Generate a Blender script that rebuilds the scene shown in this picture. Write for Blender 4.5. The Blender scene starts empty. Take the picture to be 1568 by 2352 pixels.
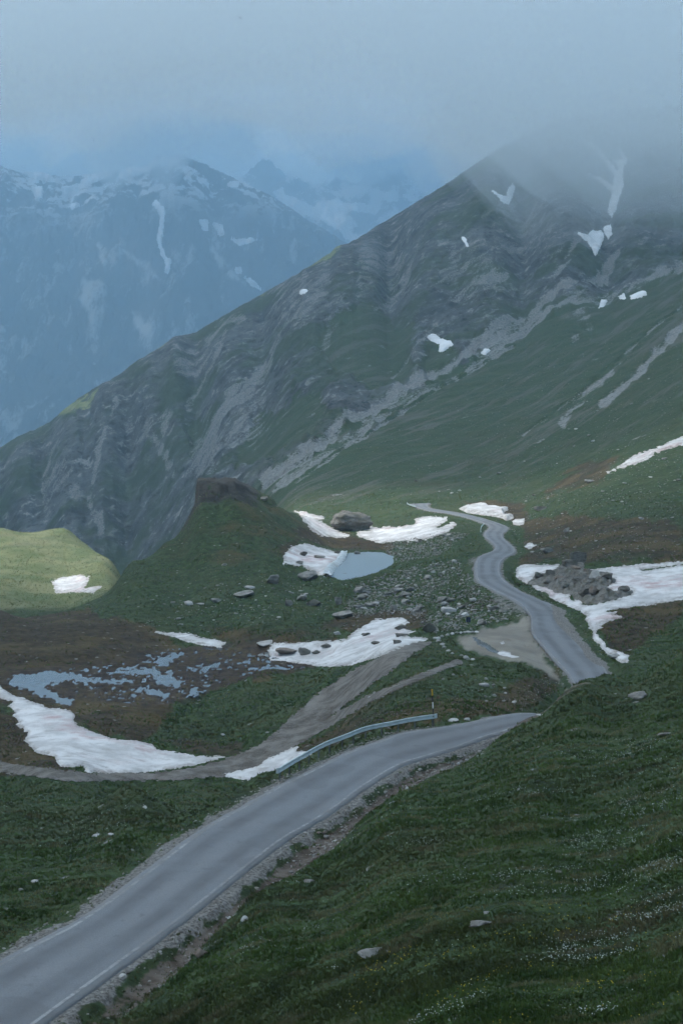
import bpy, bmesh, math, random
import numpy as np
from mathutils import Vector, Matrix

R = math.radians
random.seed(7)
rng = np.random.default_rng(7)
sc = bpy.context.scene
col = sc.collection

# ------------------------------------------------------------------ camera, sky, sun, exposure
# survey frame: pinhole with focal length FP at principal column CX, horizon row HY (units of a 1568-wide print)
FP, CX, HY = 3265.0, 784.0, 950.0
cam_data = bpy.data.cameras.new('camera')
cam = bpy.data.objects.new('camera', cam_data)
col.objects.link(cam)
cam_data.sensor_fit = 'VERTICAL'
cam_data.sensor_height = 36.0
cam_data.sensor_width = 24.0
cam_data.lens = FP / 2352.0 * 36.0
cam_data.shift_y = -(1176.0 - HY) / 2352.0
cam_data.clip_start = 0.5
cam_data.clip_end = 60000.0
cam.location = (0, 0, 0)
cam.rotation_euler = (R(90), 0, 0)
sc.camera = cam

SUN_EL, SUN_AZ = R(57), R(-65)          # azimuth measured from +Y (view direction) towards +X
to_sun = Vector((math.sin(SUN_AZ) * math.cos(SUN_EL), math.cos(SUN_AZ) * math.cos(SUN_EL), math.sin(SUN_EL)))
w = bpy.data.worlds.new('World'); sc.world = w; w.use_nodes = True
wn = w.node_tree.nodes; wl = w.node_tree.links
sky = wn.new('ShaderNodeTexSky'); sky.sky_type = 'NISHITA'; sky.sun_disc = False
sky.sun_elevation = SUN_EL; sky.sun_rotation = SUN_AZ
sky.altitude = 2400; sky.air_density = 1.0; sky.dust_density = 1.0; sky.ozone_density = 1.0
wl.new(sky.outputs[0], wn['Background'].inputs[0])
wn['Background'].inputs[1].default_value = 0.15
sd = bpy.data.lights.new('sun', 'SUN'); so = bpy.data.objects.new('sun', sd); col.objects.link(so)
sd.energy = 5.0; sd.angle = R(6.0); sd.color = (1.0, 0.95, 0.87)
so.rotation_euler = to_sun.to_track_quat('Z', 'Y').to_euler()
so.location = to_sun * 2000
vs = sc.view_settings
vs.view_transform = 'Standard'; vs.look = 'None'; vs.gamma = 1.0; vs.use_curve_mapping = False
vs.exposure = 0.70
cy = sc.cycles
cy.use_denoising = True; cy.denoiser = 'OPENIMAGEDENOISE'; cy.denoising_prefilter = 'FAST'; cy.denoising_input_passes = 'RGB_ALBEDO_NORMAL'
cy.max_bounces = 10; cy.diffuse_bounces = 2; cy.glossy_bounces = 2; cy.transmission_bounces = 2
cy.volume_bounces = 6; cy.transparent_max_bounces = 96
cy.use_adaptive_sampling = True; cy.adaptive_threshold = 0.03
cy.sample_clamp_indirect = 4.0
cy.caustics_reflective = False; cy.caustics_refractive = False

# ------------------------------------------------------------------ numeric helpers
def pt(px, py, Y):
    return Vector(((px - CX) / FP * Y, Y, (HY - py) / FP * Y))

def flat(px, py, z):
    """point of the level plane at height z that is seen at px, py"""
    Y = z * FP / (HY - py)
    return Vector(((px - CX) / FP * Y, Y, z))

def _hash(ix, iy, seed):
    h = (ix.astype(np.int64) * 374761393 + iy.astype(np.int64) * 668265263 + seed * 1442695041) & 0x7fffffff
    h = ((h ^ (h >> 13)) * 1274126177) & 0x7fffffff
    return ((h ^ (h >> 16)) & 0xffff) / 65535.0

def vnoise(x, y, seed=0):
    x = np.asarray(x, float); y = np.asarray(y, float)
    ix = np.floor(x); iy = np.floor(y); fx = x - ix; fy = y - iy
    ux = fx * fx * fx * (fx * (fx * 6 - 15) + 10); uy = fy * fy * fy * (fy * (fy * 6 - 15) + 10)
    a = _hash(ix, iy, seed); b = _hash(ix + 1, iy, seed); c = _hash(ix, iy + 1, seed); d = _hash(ix + 1, iy + 1, seed)
    return (a + (b - a) * ux + (c - a) * uy + (a - b - c + d) * ux * uy) * 2 - 1

def fbm(x, y, oct=4, seed=0, gain=0.5, lac=2.03):
    s = 0; a = 1.0; t = 0
    for o in range(oct):
        s = s + a * vnoise(x, y, seed + o * 17); t += a; a *= gain
        x, y = (x * 0.8 - y * 0.6) * lac + 3.7, (x * 0.6 + y * 0.8) * lac + 1.3
    return s / t

def ridged(x, y, oct=4, seed=0, gain=0.5):
    s = 0; a = 1.0; t = 0
    for o in range(oct):
        s = s + a * (1 - 2 * np.abs(vnoise(x, y, seed + o * 31))); t += a; a *= gain
        x, y = (x * 0.8 - y * 0.6) * 2.1 + 5.1, (x * 0.6 + y * 0.8) * 2.1 + 2.9
    return s / t

def sstep(a, b, x):
    t = np.clip((x - a) / (b - a), 0, 1)
    return t * t * (3 - 2 * t)

def sdf_poly(px, py, poly):
    """signed distance, positive inside"""
    px = np.asarray(px, float); py = np.asarray(py, float)
    d = np.full(px.shape, 1e18); ins = np.zeros(px.shape, bool)
    n = len(poly)
    for i in range(n):
        ax, ay = poly[i]; bx, by = poly[(i + 1) % n]
        ex, ey = bx - ax, by - ay
        t = np.clip(((px - ax) * ex + (py - ay) * ey) / (ex * ex + ey * ey + 1e-12), 0, 1)
        d = np.minimum(d, (px - ax - t * ex) ** 2 + (py - ay - t * ey) ** 2)
        c = ((ay > py) != (by > py))
        with np.errstate(divide='ignore', invalid='ignore'):
            ins ^= c & (px < ex * (py - ay) / (ey if ey != 0 else 1e-12) + ax)
    d = np.sqrt(d)
    return np.where(ins, d, -d)

def dist_line(px, py, pts):
    d = np.full(np.shape(px), 1e18)
    for (ax, ay), (bx, by) in zip(pts[:-1], pts[1:]):
        ex, ey = bx - ax, by - ay
        t = np.clip(((px - ax) * ex + (py - ay) * ey) / (ex * ex + ey * ey + 1e-12), 0, 1)
        d = np.minimum(d, (px - ax - t * ex) ** 2 + (py - ay - t * ey) ** 2)
    return np.sqrt(d)

def catmull(P, n):
    P = [np.array(p, float) for p in P]
    P = [2 * P[0] - P[1]] + P + [2 * P[-1] - P[-2]]
    out = []
    for i in range(1, len(P) - 2):
        p0, p1, p2, p3 = P[i - 1], P[i], P[i + 1], P[i + 2]
        for k in range(n):
            t = k / n
            out.append(0.5 * (2 * p1 + (p2 - p0) * t + (2 * p0 - 5 * p1 + 4 * p2 - p3) * t * t + (3 * p1 - p0 - 3 * p2 + p3) * t ** 3))
    out.append(P[-2])
    return np.array(out)

class Surf:
    """a height field kept on rows of distance and columns of bearing"""
    def __init__(self, prof, cols, rows, lam=400.0):
        pts = [(px, math.log(Y) * lam, py) for px, lst in prof for (Y, py) in lst]
        A = np.array(pts); n = len(A)
        def phi(r2): return 0.5 * r2 * np.log(r2 + 1e-9)
        K = phi((A[:, None, 0] - A[None, :, 0]) ** 2 + (A[:, None, 1] - A[None, :, 1]) ** 2)
        K += np.eye(n) * 300.0
        Pm = np.c_[np.ones(n), A[:, :2]]
        M = np.zeros((n + 3, n + 3)); M[:n, :n] = K; M[:n, n:] = Pm; M[n:, :n] = Pm.T
        w_ = np.linalg.solve(M, np.r_[A[:, 2], 0, 0, 0])
        self.cols = np.array(cols, float); self.rows = np.array(rows, float)
        # evaluate on a coarse lattice, then refine with cubic interpolation
        cu = np.arange(self.cols[0], self.cols[-1] + 12, 12.0)
        lv = np.log(self.rows) * lam
        cv = np.arange(lv[0], lv[-1] + 4, 4.0)
        CU, CV = np.meshgrid(cu, cv)
        val = w_[n] + w_[n + 1] * CU + w_[n + 2] * CV
        for i in range(n):
            val += w_[i] * phi((CU - A[i, 0]) ** 2 + (CV - A[i, 1]) ** 2)
        def interp(arr, x0, dx, x):
            f = (x - x0) / dx; i = np.clip(np.floor(f).astype(int), 0, arr.shape[0] - 2); t = (f - i)[:, None]
            i0 = np.clip(i - 1, 0, None); i3 = np.clip(i + 2, None, arr.shape[0] - 1)
            p0, p1, p2, p3 = arr[i0], arr[i], arr[i + 1], arr[i3]
            return 0.5 * (2 * p1 + (p2 - p0) * t + (2 * p0 - 5 * p1 + 4 * p2 - p3) * t * t + (3 * p1 - p0 - 3 * p2 + p3) * t ** 3)
        v = interp(val, cv[0], 4.0, lv)
        v = interp(v.T.copy(), cu[0], 12.0, self.cols).T
        self.PX, self.Y = np.meshgrid(self.cols, self.rows)
        self.X = (self.PX - CX) / FP * self.Y
        self.Z = (HY - v) / FP * self.Y
    def py(self): return HY - self.Z / self.Y * FP
    def freeze(self):
        self.PYg = self.py(); self.lr = np.log(self.rows)
    def hit(self, px, py, y0=0.0, y1=1e9):
        """the first ground met by the line of sight through px, py -> X, Y, Z, ok"""
        px = np.atleast_1d(np.asarray(px, float)); py = np.atleast_1d(np.asarray(py, float))
        outX = np.zeros(px.shape); outY = np.zeros(px.shape); ok = np.zeros(px.shape, bool)
        r0 = np.searchsorted(self.rows, y0); r1 = np.searchsorted(self.rows, y1)
        for s in range(0, len(px), 4000):
            a = px[s:s + 4000]; b = py[s:s + 4000]
            c = np.clip(np.searchsorted(self.cols, a) - 1, 0, len(self.cols) - 2)
            t = (a - self.cols[c]) / (self.cols[c + 1] - self.cols[c])
            pr = self.PYg[r0:r1, c] * (1 - t) + self.PYg[r0:r1, c + 1] * t
            m = pr <= b
            i = np.argmax(m, axis=0); good = m.any(axis=0)
            i1 = np.clip(i, 1, None); k = np.arange(len(a))
            pa, pb = pr[i1 - 1, k], pr[i1, k]
            f = np.where(i > 0, np.clip((pa - b) / np.where(np.abs(pa - pb) < 1e-9, 1e-9, pa - pb), 0, 1), 0.0)
            ly = self.lr[r0 + i1 - 1] + f * (self.lr[r0 + i1] - self.lr[r0 + i1 - 1])
            outY[s:s + 4000] = np.exp(ly); ok[s:s + 4000] = good
        outX = (px - CX) / FP * outY
        return outX, outY, self.h(outX, outY), ok
    def h(self, X, Y):
        X = np.asarray(X, float); Y = np.asarray(Y, float)
        u = X / Y * FP + CX
        c = np.clip(np.searchsorted(self.cols, u) - 1, 0, len(self.cols) - 2)
        t = np.clip((u - self.cols[c]) / (self.cols[c + 1] - self.cols[c]), 0, 1)
        r = np.clip(np.searchsorted(self.rows, Y) - 1, 0, len(self.rows) - 2)
        s = np.clip((Y - self.rows[r]) / (self.rows[r + 1] - self.rows[r]), 0, 1)
        q = self.Z / self.Y
        z = (q[r, c] * (1 - s) + q[r + 1, c] * s) * (1 - t) + (q[r, c + 1] * (1 - s) + q[r + 1, c + 1] * s) * t
        return z * Y
    def normal(self, X, Y):
        e = Y * 0.006
        nx = -(self.h(X + e, Y) - self.h(X - e, Y)) / (2 * e); ny = -(self.h(X, Y + e) - self.h(X, Y - e)) / (2 * e)
        l = np.sqrt(nx * nx + ny * ny + 1)
        return nx / l, ny / l, 1 / l

def mesh_np(name, verts, faces, mat=None, smooth=True, parent=None, attrs=None):
    me = bpy.data.meshes.new(name)
    verts = np.ascontiguousarray(verts, np.float32); faces = np.ascontiguousarray(faces, np.int32)
    nv, nf, k = len(verts), len(faces), faces.shape[1]
    me.vertices.add(nv); me.vertices.foreach_set('co', verts.ravel())
    me.loops.add(nf * k); me.loops.foreach_set('vertex_index', faces.ravel())
    me.polygons.add(nf)
    me.polygons.foreach_set('loop_start', np.arange(0, nf * k, k, dtype=np.int32))
    me.update(calc_edges=True)
    me.polygons.foreach_set('use_smooth', np.full(nf, smooth))
    for an, av in (attrs or {}).items():
        av = np.asarray(av, np.float32)
        if av.ndim == 1:
            at = me.attributes.new(an, 'FLOAT', 'POINT'); at.data.foreach_set('value', av)
        else:
            at = me.attributes.new(an, 'FLOAT_COLOR', 'POINT'); at.data.foreach_set('color', np.c_[av, np.ones(len(av))].astype(np.float32).ravel())
    me.validate()
    if mat: me.materials.append(mat)
    o = bpy.data.objects.new(name, me); col.objects.link(o)
    if parent: o.parent = parent
    return o

def tag(o, label=None, cat=None, group=None, kind=None):
    if label: o['label'] = label
    if cat: o['category'] = cat
    if group: o['group'] = group
    if kind: o['kind'] = kind
    return o

def grid_faces(nr, nc, keep=None):
    i = np.arange(nr * nc).reshape(nr, nc)
    f = np.stack([i[:-1, :-1], i[:-1, 1:], i[1:, 1:], i[1:, :-1]], -1).reshape(-1, 4)
    return f

# ------------------------------------------------------------------ node material helpers
class NT:
    def __init__(self, name):
        self.m = bpy.data.materials.new(name); self.m.use_nodes = True
        self.n = self.m.node_tree.nodes; self.l = self.m.node_tree.links
        self.b = self.n['Principled BSDF']; self.out = self.n['Material Output']
        self.b.inputs['Specular IOR Level'].default_value = 0.25
        g = self.n.new('ShaderNodeNewGeometry'); self.pos = g.outputs['Position']
    def put(self, sock, v):
        if v is None: return
        if hasattr(v, 'is_output'): self.l.new(v, sock)
        elif isinstance(v, (tuple, list)): sock.default_value = (*v, 1.0) if len(v) == 3 and len(sock.default_value) == 4 else v
        else: sock.default_value = v
    def noise(self, scale, detail=4, rough=0.55, vec=None, dist=0.0):
        t = self.n.new('ShaderNodeTexNoise'); t.inputs['Scale'].default_value = scale; t.inputs['Detail'].default_value = detail
        t.inputs['Roughness'].default_value = rough; t.inputs['Distortion'].default_value = dist
        self.l.new(vec or self.pos, t.inputs['Vector']); return t.outputs['Fac']
    def voro(self, scale, vec=None, feature='F1', out='Distance'):
        t = self.n.new('ShaderNodeTexVoronoi'); t.feature = feature; t.inputs['Scale'].default_value = scale
        self.l.new(vec or self.pos, t.inputs['Vector']); return t.outputs[out]
    def map(self, scale=(1, 1, 1), rot=(0, 0, 0), vec=None):
        t = self.n.new('ShaderNodeMapping'); t.inputs['Scale'].default_value = scale; t.inputs['Rotation'].default_value = rot
        self.l.new(vec or self.pos, t.inputs['Vector']); return t.outputs[0]
    def attr(self, name, color=False):
        t = self.n.new('ShaderNodeAttribute'); t.attribute_name = name; return t.outputs['Color' if color else 'Fac']
    def ramp(self, v, a, b, lo=0.0, hi=1.0, smooth=True):
        t = self.n.new('ShaderNodeMapRange'); t.interpolation_type = 'SMOOTHSTEP' if smooth else 'LINEAR'
        self.put(t.inputs['Value'], v); t.inputs['From Min'].default_value = a; t.inputs['From Max'].default_value = b
        t.inputs['To Min'].default_value = lo; t.inputs['To Max'].default_value = hi; return t.outputs['Result']
    def mix(self, f, a, b, mode='MIX'):
        t = self.n.new('ShaderNodeMix'); t.data_type = 'RGBA'; t.blend_type = mode
        self.put(t.inputs['Factor'], f); self.put(t.inputs[6], a); self.put(t.inputs[7], b); return t.outputs[2]
    def math(self, op, a, b=0.0, c=0.0):
        t = self.n.new('ShaderNodeMath'); t.operation = op
        self.put(t.inputs[0], a); self.put(t.inputs[1], b)
        if op in ('MULTIPLY_ADD',): self.put(t.inputs[2], c)
        return t.outputs[0]
    def bump(self, h, strength, dist, normal=None):
        t = self.n.new('ShaderNodeBump'); t.inputs['Strength'].default_value = strength; t.inputs['Distance'].default_value = dist
        self.put(t.inputs['Height'], h)
        if normal: self.l.new(normal, t.inputs['Normal'])
        return t.outputs[0]
    def done(self, color=None, rough=0.9, normal=None):
        self.put(self.b.inputs['Base Color'], color); self.put(self.b.inputs['Roughness'], rough)
        if normal is not None: self.l.new(normal, self.b.inputs['Normal'])
        return self.m

# ------------------------------------------------------------------ terrain: surveyed profiles (bearing column, [(distance, row)])
def zr(z, Y): return HY - z * FP / Y
P0 = [(9, zr(-19.5, 9)), (18, zr(-20.5, 18)), (35, zr(-21, 35)), (50, 2360), (56, 2206), (64, zr(-21.9, 64)), (74, zr(-23, 74)), (86, zr(-24.6, 86)), (97, 1798), (104, 1840),
      (113, zr(-32, 113)), (128, 1792), (145, 1690), (158, 1632), (175, 1566), (186, 1528), (205, 1462), (220, 1422), (234, 1396),
      (262, 1450), (292, 1408), (315, 1355), (350, 1300), (385, 1248), (412, 1204), (450, 1250), (600, 1440), (850, 1455), (1020, 1310),
      (1090, 1220), (1200, 1095), (1290, 1015), (1400, 1090), (1700, 1330), (2300, 1330)]
profiles = [
 (-3500, P0[::3]), (-1800, P0[::2]), (-700, P0),
 (-250, P0),
 (0, P0),
 (150, [(47, 2352), (60, zr(-21.6, 60)), (300, 1395), (330, 1340), (385, 1260), (412, 1212), (240, 1408), (205, 1462)]),
 (260, [(300, 1360), (330, 1335), (360, 1298), (385, 1292), (420, 1330)]),
 (300, [(9, zr(-14.5, 9)), (18, zr(-16.5, 18)), (30, zr(-18.5, 30)), (46, 2352), (56.2, 2205), (65.8, 2022), (80, zr(-22.6, 80)), (92, 1796), (110, zr(-32, 110)), (124, 1819), (131, 1772), (146, 1690), (176, 1562),
        (200, 1482), (220, 1432), (238, 1385), (268, 1305), (281, 1280), (310, 1371), (350, 1370), (600, 1467), (850, 1353), (960, 1275),
        (1080, 1100), (1190, 950), (1290, 838), (1400, 950), (1700, 1238), (2300, 1305)]),
 (380, [(235, 1390), (265, 1305), (291, 1239), (325, 1350)]),
 (430, [(240, 1375), (262, 1308), (280, 1245), (297, 1188), (335, 1330), (900, 1150), (1000, 1050)]),
 (456, [(299, 1136), (340, 1290), (800, 1120)]),
 (500, [(240, 1352), (258, 1290), (275, 1226), (289, 1166), (301, 1114), (345, 1260), (800, 1080)]),
 (540, [(240, 1348), (258, 1285), (275, 1218), (290, 1150), (303, 1106), (345, 1240)]),
 (640, [(240, 1340), (262, 1275), (285, 1215), (309, 1160), (340, 1215)]),
 (580, [(240, 1345), (262, 1270), (283, 1195), (304, 1132), (340, 1230)]),
 (100, [(1180, 1090), (1290, 980), (1400, 1050)]), (200, [(1180, 1010), (1290, 915), (1400, 1010)]), (370, [(1200, 880), (1300, 796), (1400, 890)]),
 (450, [(1230, 840), (1330, 765), (1120, 950)]),
 (600, [(41, 2352), (47, 2200), (55, 2060), (63, 1998), (69, 1972), (81.2, 1818), (86, 1783), (95, 1843), (110, 1915), (126, 1805), (136, 1740), (142, 1690), (158, 1600),
        (176, 1530), (195, 1480), (212, 1420), (236, 1350), (252, 1298), (275, 1225), (300, 1150), (330, 1230), (400, 1230), (480, 1190), (560, 1122),
        (720, 1050), (900, 950), (1080, 850), (1250, 740), (1380, 674), (1500, 754), (1800, 1041), (2300, 1234)]),
 (680, [(250, 1325), (275, 1255), (300, 1205), (316, 1178), (350, 1190), (420, 1155), (500, 1100)]),
 (760, [(75, 1880), (86, 1771), (160, 1560), (148, 1640), (180, 1520), (200, 1455), (225, 1385), (245, 1324), (300, 1255), (330, 1220), (375, 1178), (420, 1140), (1450, 585)]),
 (900, [(36.5, 2352), (45, 2150), (53, 2000), (62, 1895), (72, 1825), (86.5, 1765), (98, 1668), (108, 1640), (121, 1600), (136, 1550), (152, 1500), (160, 1476), (176, 1474),
        (200, 1430), (216, 1390), (245, 1326), (285, 1270), (325, 1220), (370, 1172), (400, 1140), (500, 1050), (650, 950), (780, 880), (930, 800),
        (1150, 700), (1380, 600), (1560, 496), (1700, 585), (2000, 868), (2300, 1092)]),
 (1050, [(92, 1716), (102, 1642), (112, 1612), (130, 1565), (150, 1505), (165, 1460), (185, 1425), (205, 1375), (235, 1310), (270, 1250), (300, 1215), (330, 1186), (360, 1166), (1600, 408)]),
 (1200, [(9, zr(-9, 9)), (16, zr(-11, 16)), (24, zr(-13, 24)), (33, 2352), (44, 2100), (57, 1900), (76, 1746), (90, 1672), (98, 1636), (108, 1650), (124, 1602), (138, 1556), (152, 1504), (176, 1430), (205, 1350), (232, 1290), (285, 1230), (325, 1190),
         (350, 1160), (400, 1100), (500, 1000), (640, 900), (800, 800), (980, 700), (1180, 600), (1350, 500), (1500, 400), (1640, 310), (1800, 390), (2300, 800)]),
 (1290, [(60, 1870), (80, 1690), (92, 1612), (99, 1578), (108, 1640)]),
 (1340, [(86, 1628), (101, 1556), (110, 1600)]),
 (1390, [(66, 1800), (86, 1645), (103, 1548), (125, 1600), (150, 1532), (168, 1440), (190, 1350), (215, 1285), (1500, 330), (1700, 215)]),
 (1568, [(9, zr(-7.5, 9)), (15, zr(-9.5, 15)), (22, zr(-11.5, 22)), (30, 2352), (40, 2100), (51, 1900), (71, 1700), (90, 1562), (103, 1484), (115, 1518), (132, 1570), (163, 1450), (180, 1380), (205, 1290), (240, 1200), (290, 1100),
         (335, 1030), (400, 950), (510, 850), (650, 750), (800, 650), (980, 550), (1150, 450), (1330, 350), (1520, 250), (1700, 170), (2300, 380)]),
 (1850, [(22, zr(-9.5, 22)), (40, 1980), (71, 1590), (103, 1420), (132, 1470), (180, 1330), (240, 1130), (335, 950), (510, 770), (800, 560), (1150, 360), (1520, 170), (1800, 60), (2300, 250)]),
 (2300, [(9, zr(-5, 9)), (15, zr(-6.3, 15)), (22, zr(-7.5, 22)), (40, 1850), (71, 1480), (103, 1340), (180, 1230), (335, 830), (800, 430), (1520, 60), (2300, 150)]),
 (3300, [(9, zr(-3, 9)), (15, zr(-3.6, 15)), (22, zr(-4.5, 22)), (40, zr(-7, 40)), (71, zr(-7.5, 71)), (103, zr(-7, 103)), (180, zr(-6, 180)), (335, zr(30, 335)), (800, zr(170, 800)), (1520, zr(450, 1520)), (2300, zr(600, 2300))]),
 (6000, [(9, zr(-1.5, 9)), (15, zr(-1, 15)), (22, zr(-.5, 22)), (40, zr(-1, 40)), (103, zr(2, 103)), (335, zr(70, 335)), (1000, zr(300, 1000)), (2300, zr(800, 2300))]),
]
cols = np.r_[np.arange(-3500, -1800, 100), np.arange(-1800, -300, 40), np.arange(-300, -60, 12), np.arange(-60, 1628, 3.4), np.arange(1628, 1900, 12), np.arange(1900, 3300, 35), np.arange(3300, 6001, 90)]
rows = np.r_[np.exp(np.arange(math.log(9), math.log(17.9), 0.014)), np.exp(np.arange(math.log(18), math.log(500), 0.0047)), np.exp(np.arange(math.log(500), math.log(2300), 0.0023))]
T = Surf(profiles, cols, rows)

# ------------------------------------------------------------------ the road line, surveyed edge by edge
ZF = -21.6
front = [((0, 2206), (233, 2254)), ((200, 2096), (430, 2110)), ((450, 1911), (640, 1943)), ((560, 1848), (716, 1895)), ((640, 1803), (784, 1851)), ((690, 1779), (835, 1812)),
         ((792, 1729), (920, 1760)), ((853, 1707), (988, 1737)), ((932, 1681), (1051, 1718)), ((1035, 1666), (1130, 1690)), ((1200, 1637), (1270, 1656))]
back = [((1310, 1562), (1392, 1541), -27.0), ((1264, 1507), (1345, 1487), -26.4), ((1222, 1455), (1302, 1428), -25.7), ((1216, 1414), (1280, 1396), -25.1), ((1184, 1382), (1239, 1377), -24.7),
        ((1140, 1360), (1195, 1357), -24.4), ((1096, 1335), (1160, 1333), -24.2), ((1089, 1312), (1149, 1313), -24), ((1092, 1287), (1150, 1292), -24), ((1107, 1274), (1163, 1280), -24),
        ((1130, 1265), (1180, 1270), -24), ((1136, 1256), (1182, 1260), -24), ((1127, 1245), (1169, 1248), -24), ((1113, 1234), (1157, 1236), -24), ((1111, 1224), (1155, 1226), -24),
        ((1121, 1213), (1164, 1218), -24), ((1118, 1206), (1163, 1209), -24), ((1085, 1193), (1118, 1193), -23.9), ((1041, 1182), (1062, 1179), -23.8), ((997, 1175), (1016, 1171.5), -23.8),
        ((972, 1170), (988, 1167), -23.8), ((950, 1163), (982, 1161), -23.9), ((938, 1158), (989, 1155.5), -24)]
Lw = [tuple(flat(*a, ZF)) for a, b in front]; Rw = [tuple(flat(*b, ZF)) for a, b in front]
def ext(P, k): return tuple(np.array(P[0]) + (np.array(P[0]) - np.array(P[1])) * k)
Lw = [ext(Lw, 3.5)] + Lw; Rw = [ext(Rw, 3.5)] + Rw
c0 = (np.array(Lw[-1]) + np.array(Rw[-1])) / 2
Lb = [tuple(flat(*a, z)) for a, b, z in back]; Rb = [tuple(flat(*b, z)) for a, b, z in back]
mid = 0.5 * (np.array(Lw[-1]) + np.array(Lb[0])) + np.array((2.5, 0, -2.1)); midr = 0.5 * (np.array(Rw[-1]) + np.array(Rb[0])) + np.array((2.5, 0, -2.1))
Ledge = catmull(Lw + [tuple(mid)] + Lb, 12); Redge = catmull(Rw + [tuple(midr)] + Rb, 12)
Cen = (Ledge + Redge) / 2; _t = np.gradient(Cen[:, :2], axis=0); _t /= np.linalg.norm(_t, axis=1)[:, None]; _d = (Ledge - Redge)[:, :2]
Wid = np.clip(np.abs(_d[:, 0] * _t[:, 1] - _d[:, 1] * _t[:, 0]) / 2, 1.7, 2.6)
NFRONT = 12 * (len(front) + 1)

X, Y = T.X, T.Y
def near_road(X, Y):
    """distance outside the carriageway edge, road height, and side (+1 on the right of someone driving away)"""
    best = np.full(X.shape, 1e9); zz = np.zeros(X.shape); side = np.zeros(X.shape)
    for i in range(len(Cen) - 1):
        ax, ay, az = Cen[i]; bx, by, bz = Cen[i + 1]
        lo, hi = min(ay, by) - 9, max(ay, by) + 9
        r0, r1 = np.searchsorted(rows, lo), np.searchsorted(rows, hi)
        if r1 <= r0: continue
        xs = X[r0:r1]; ys = Y[r0:r1]
        ex, ey = bx - ax, by - ay
        t = np.clip(((xs - ax) * ex + (ys - ay) * ey) / (ex * ex + ey * ey + 1e-9), 0, 1)
        d = np.hypot(xs - ax - t * ex, ys - ay - t * ey) - (Wid[i] * (1 - t) + Wid[i + 1] * t)
        m = d < best[r0:r1]
        best[r0:r1][m] = d[m]; zz[r0:r1][m] = (az + (bz - az) * t)[m]
        side[r0:r1][m] = np.sign(ex * (ys - ay) - ey * (xs - ax))[m] * -1
    return best, zz, side
RD, RZ, RS = near_road(X, Y)

PY0 = T.py(); PX = T.PX
def zone(poly, y0=0, y1=1e9, soft=10, rag=0, ragscale=25, seed=5):
    """0..1 mask on the ground inside a surveyed outline, within a range of distance"""
    out = np.zeros(PX.shape)
    xs = [p[0] for p in poly]; ys = [p[1] for p in poly]; m_ = soft + rag + 5
    sel = (PX > min(xs) - m_) & (PX < max(xs) + m_) & (PY0 > min(ys) - m_) & (PY0 < max(ys) + m_) & (Y > y0) & (Y < y1)
    if sel.any():
        s = sdf_poly(PX[sel], PY0[sel], poly)
        if rag: s = s + rag * fbm(PX[sel] / ragscale, PY0[sel] / ragscale, 4, seed)
        out[sel] = sstep(-soft, soft, s)
    return out
def streak(pts, width, y0=0, y1=1e9, rag=0.5, seed=9):
    out = np.zeros(PX.shape)
    xs = [p[0] for p in pts]; ys = [p[1] for p in pts]; m_ = width * 2.5
    sel = (PX > min(xs) - m_) & (PX < max(xs) + m_) & (PY0 > min(ys) - m_) & (PY0 < max(ys) + m_) & (Y > y0) & (Y < y1)
    if sel.any():
        d = dist_line(PX[sel], PY0[sel], pts) + width * rag * fbm(PX[sel] / 22, PY0[sel] / 22, 4, seed)
        out[sel] = 1 - sstep(width * 0.35, width * 1.1, d)
    return out

far = sstep(420, 620, Y)
rock_poly = [(-700, 1010), (0, 1012), (100, 985), (240, 880), (370, 795), (600, 682), (800, 566), (1000, 440), (1200, 316), (1400, 150), (1700, 60), (2300, 0), (2300, 300), (1800, 420), (1568, 560),
             (1480, 610), (1420, 640), (1300, 715), (1180, 770), (1050, 830), (960, 880), (880, 935), (760, 1015), (670, 1075), (590, 1140), (450, 1300), (200, 1330), (-700, 1330)]
M_rock = zone(rock_poly, 560, 2400, 22, 26, 60, 3)
# grass ledges on the face
for k, poly in enumerate([[(760, 735), (830, 720), (940, 770), (960, 860), (860, 900), (770, 870), (720, 800)], [(590, 980), (680, 920), (740, 900), (760, 960), (680, 1040), (600, 1090), (520, 1100)],
             [(420, 1000), (450, 960), (470, 1010), (440, 1060)], [(130, 980), (210, 945), (235, 925), (150, 1000)], [(950, 860), (1000, 800), (1050, 820), (990, 880)]]):
    M_rock *= 1 - 0.85 * zone(poly, 560, 2400, 14, 22, 40, 20 + k)
crest_pts = [(0, 1012), (100, 980), (200, 920), (300, 838), (450, 765), (600, 674), (760, 585), (900, 496), (1050, 408)]
M_crest_sun = streak([(a, b + 6) for a, b in crest_pts], 12, 900, 1750, 0.7, 4) + zone([(118, 985), (200, 930), (240, 928), (210, 965), (150, 992)], 900, 1750, 5, 4, 12, 8)
M_scree = np.zeros(PX.shape)
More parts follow.
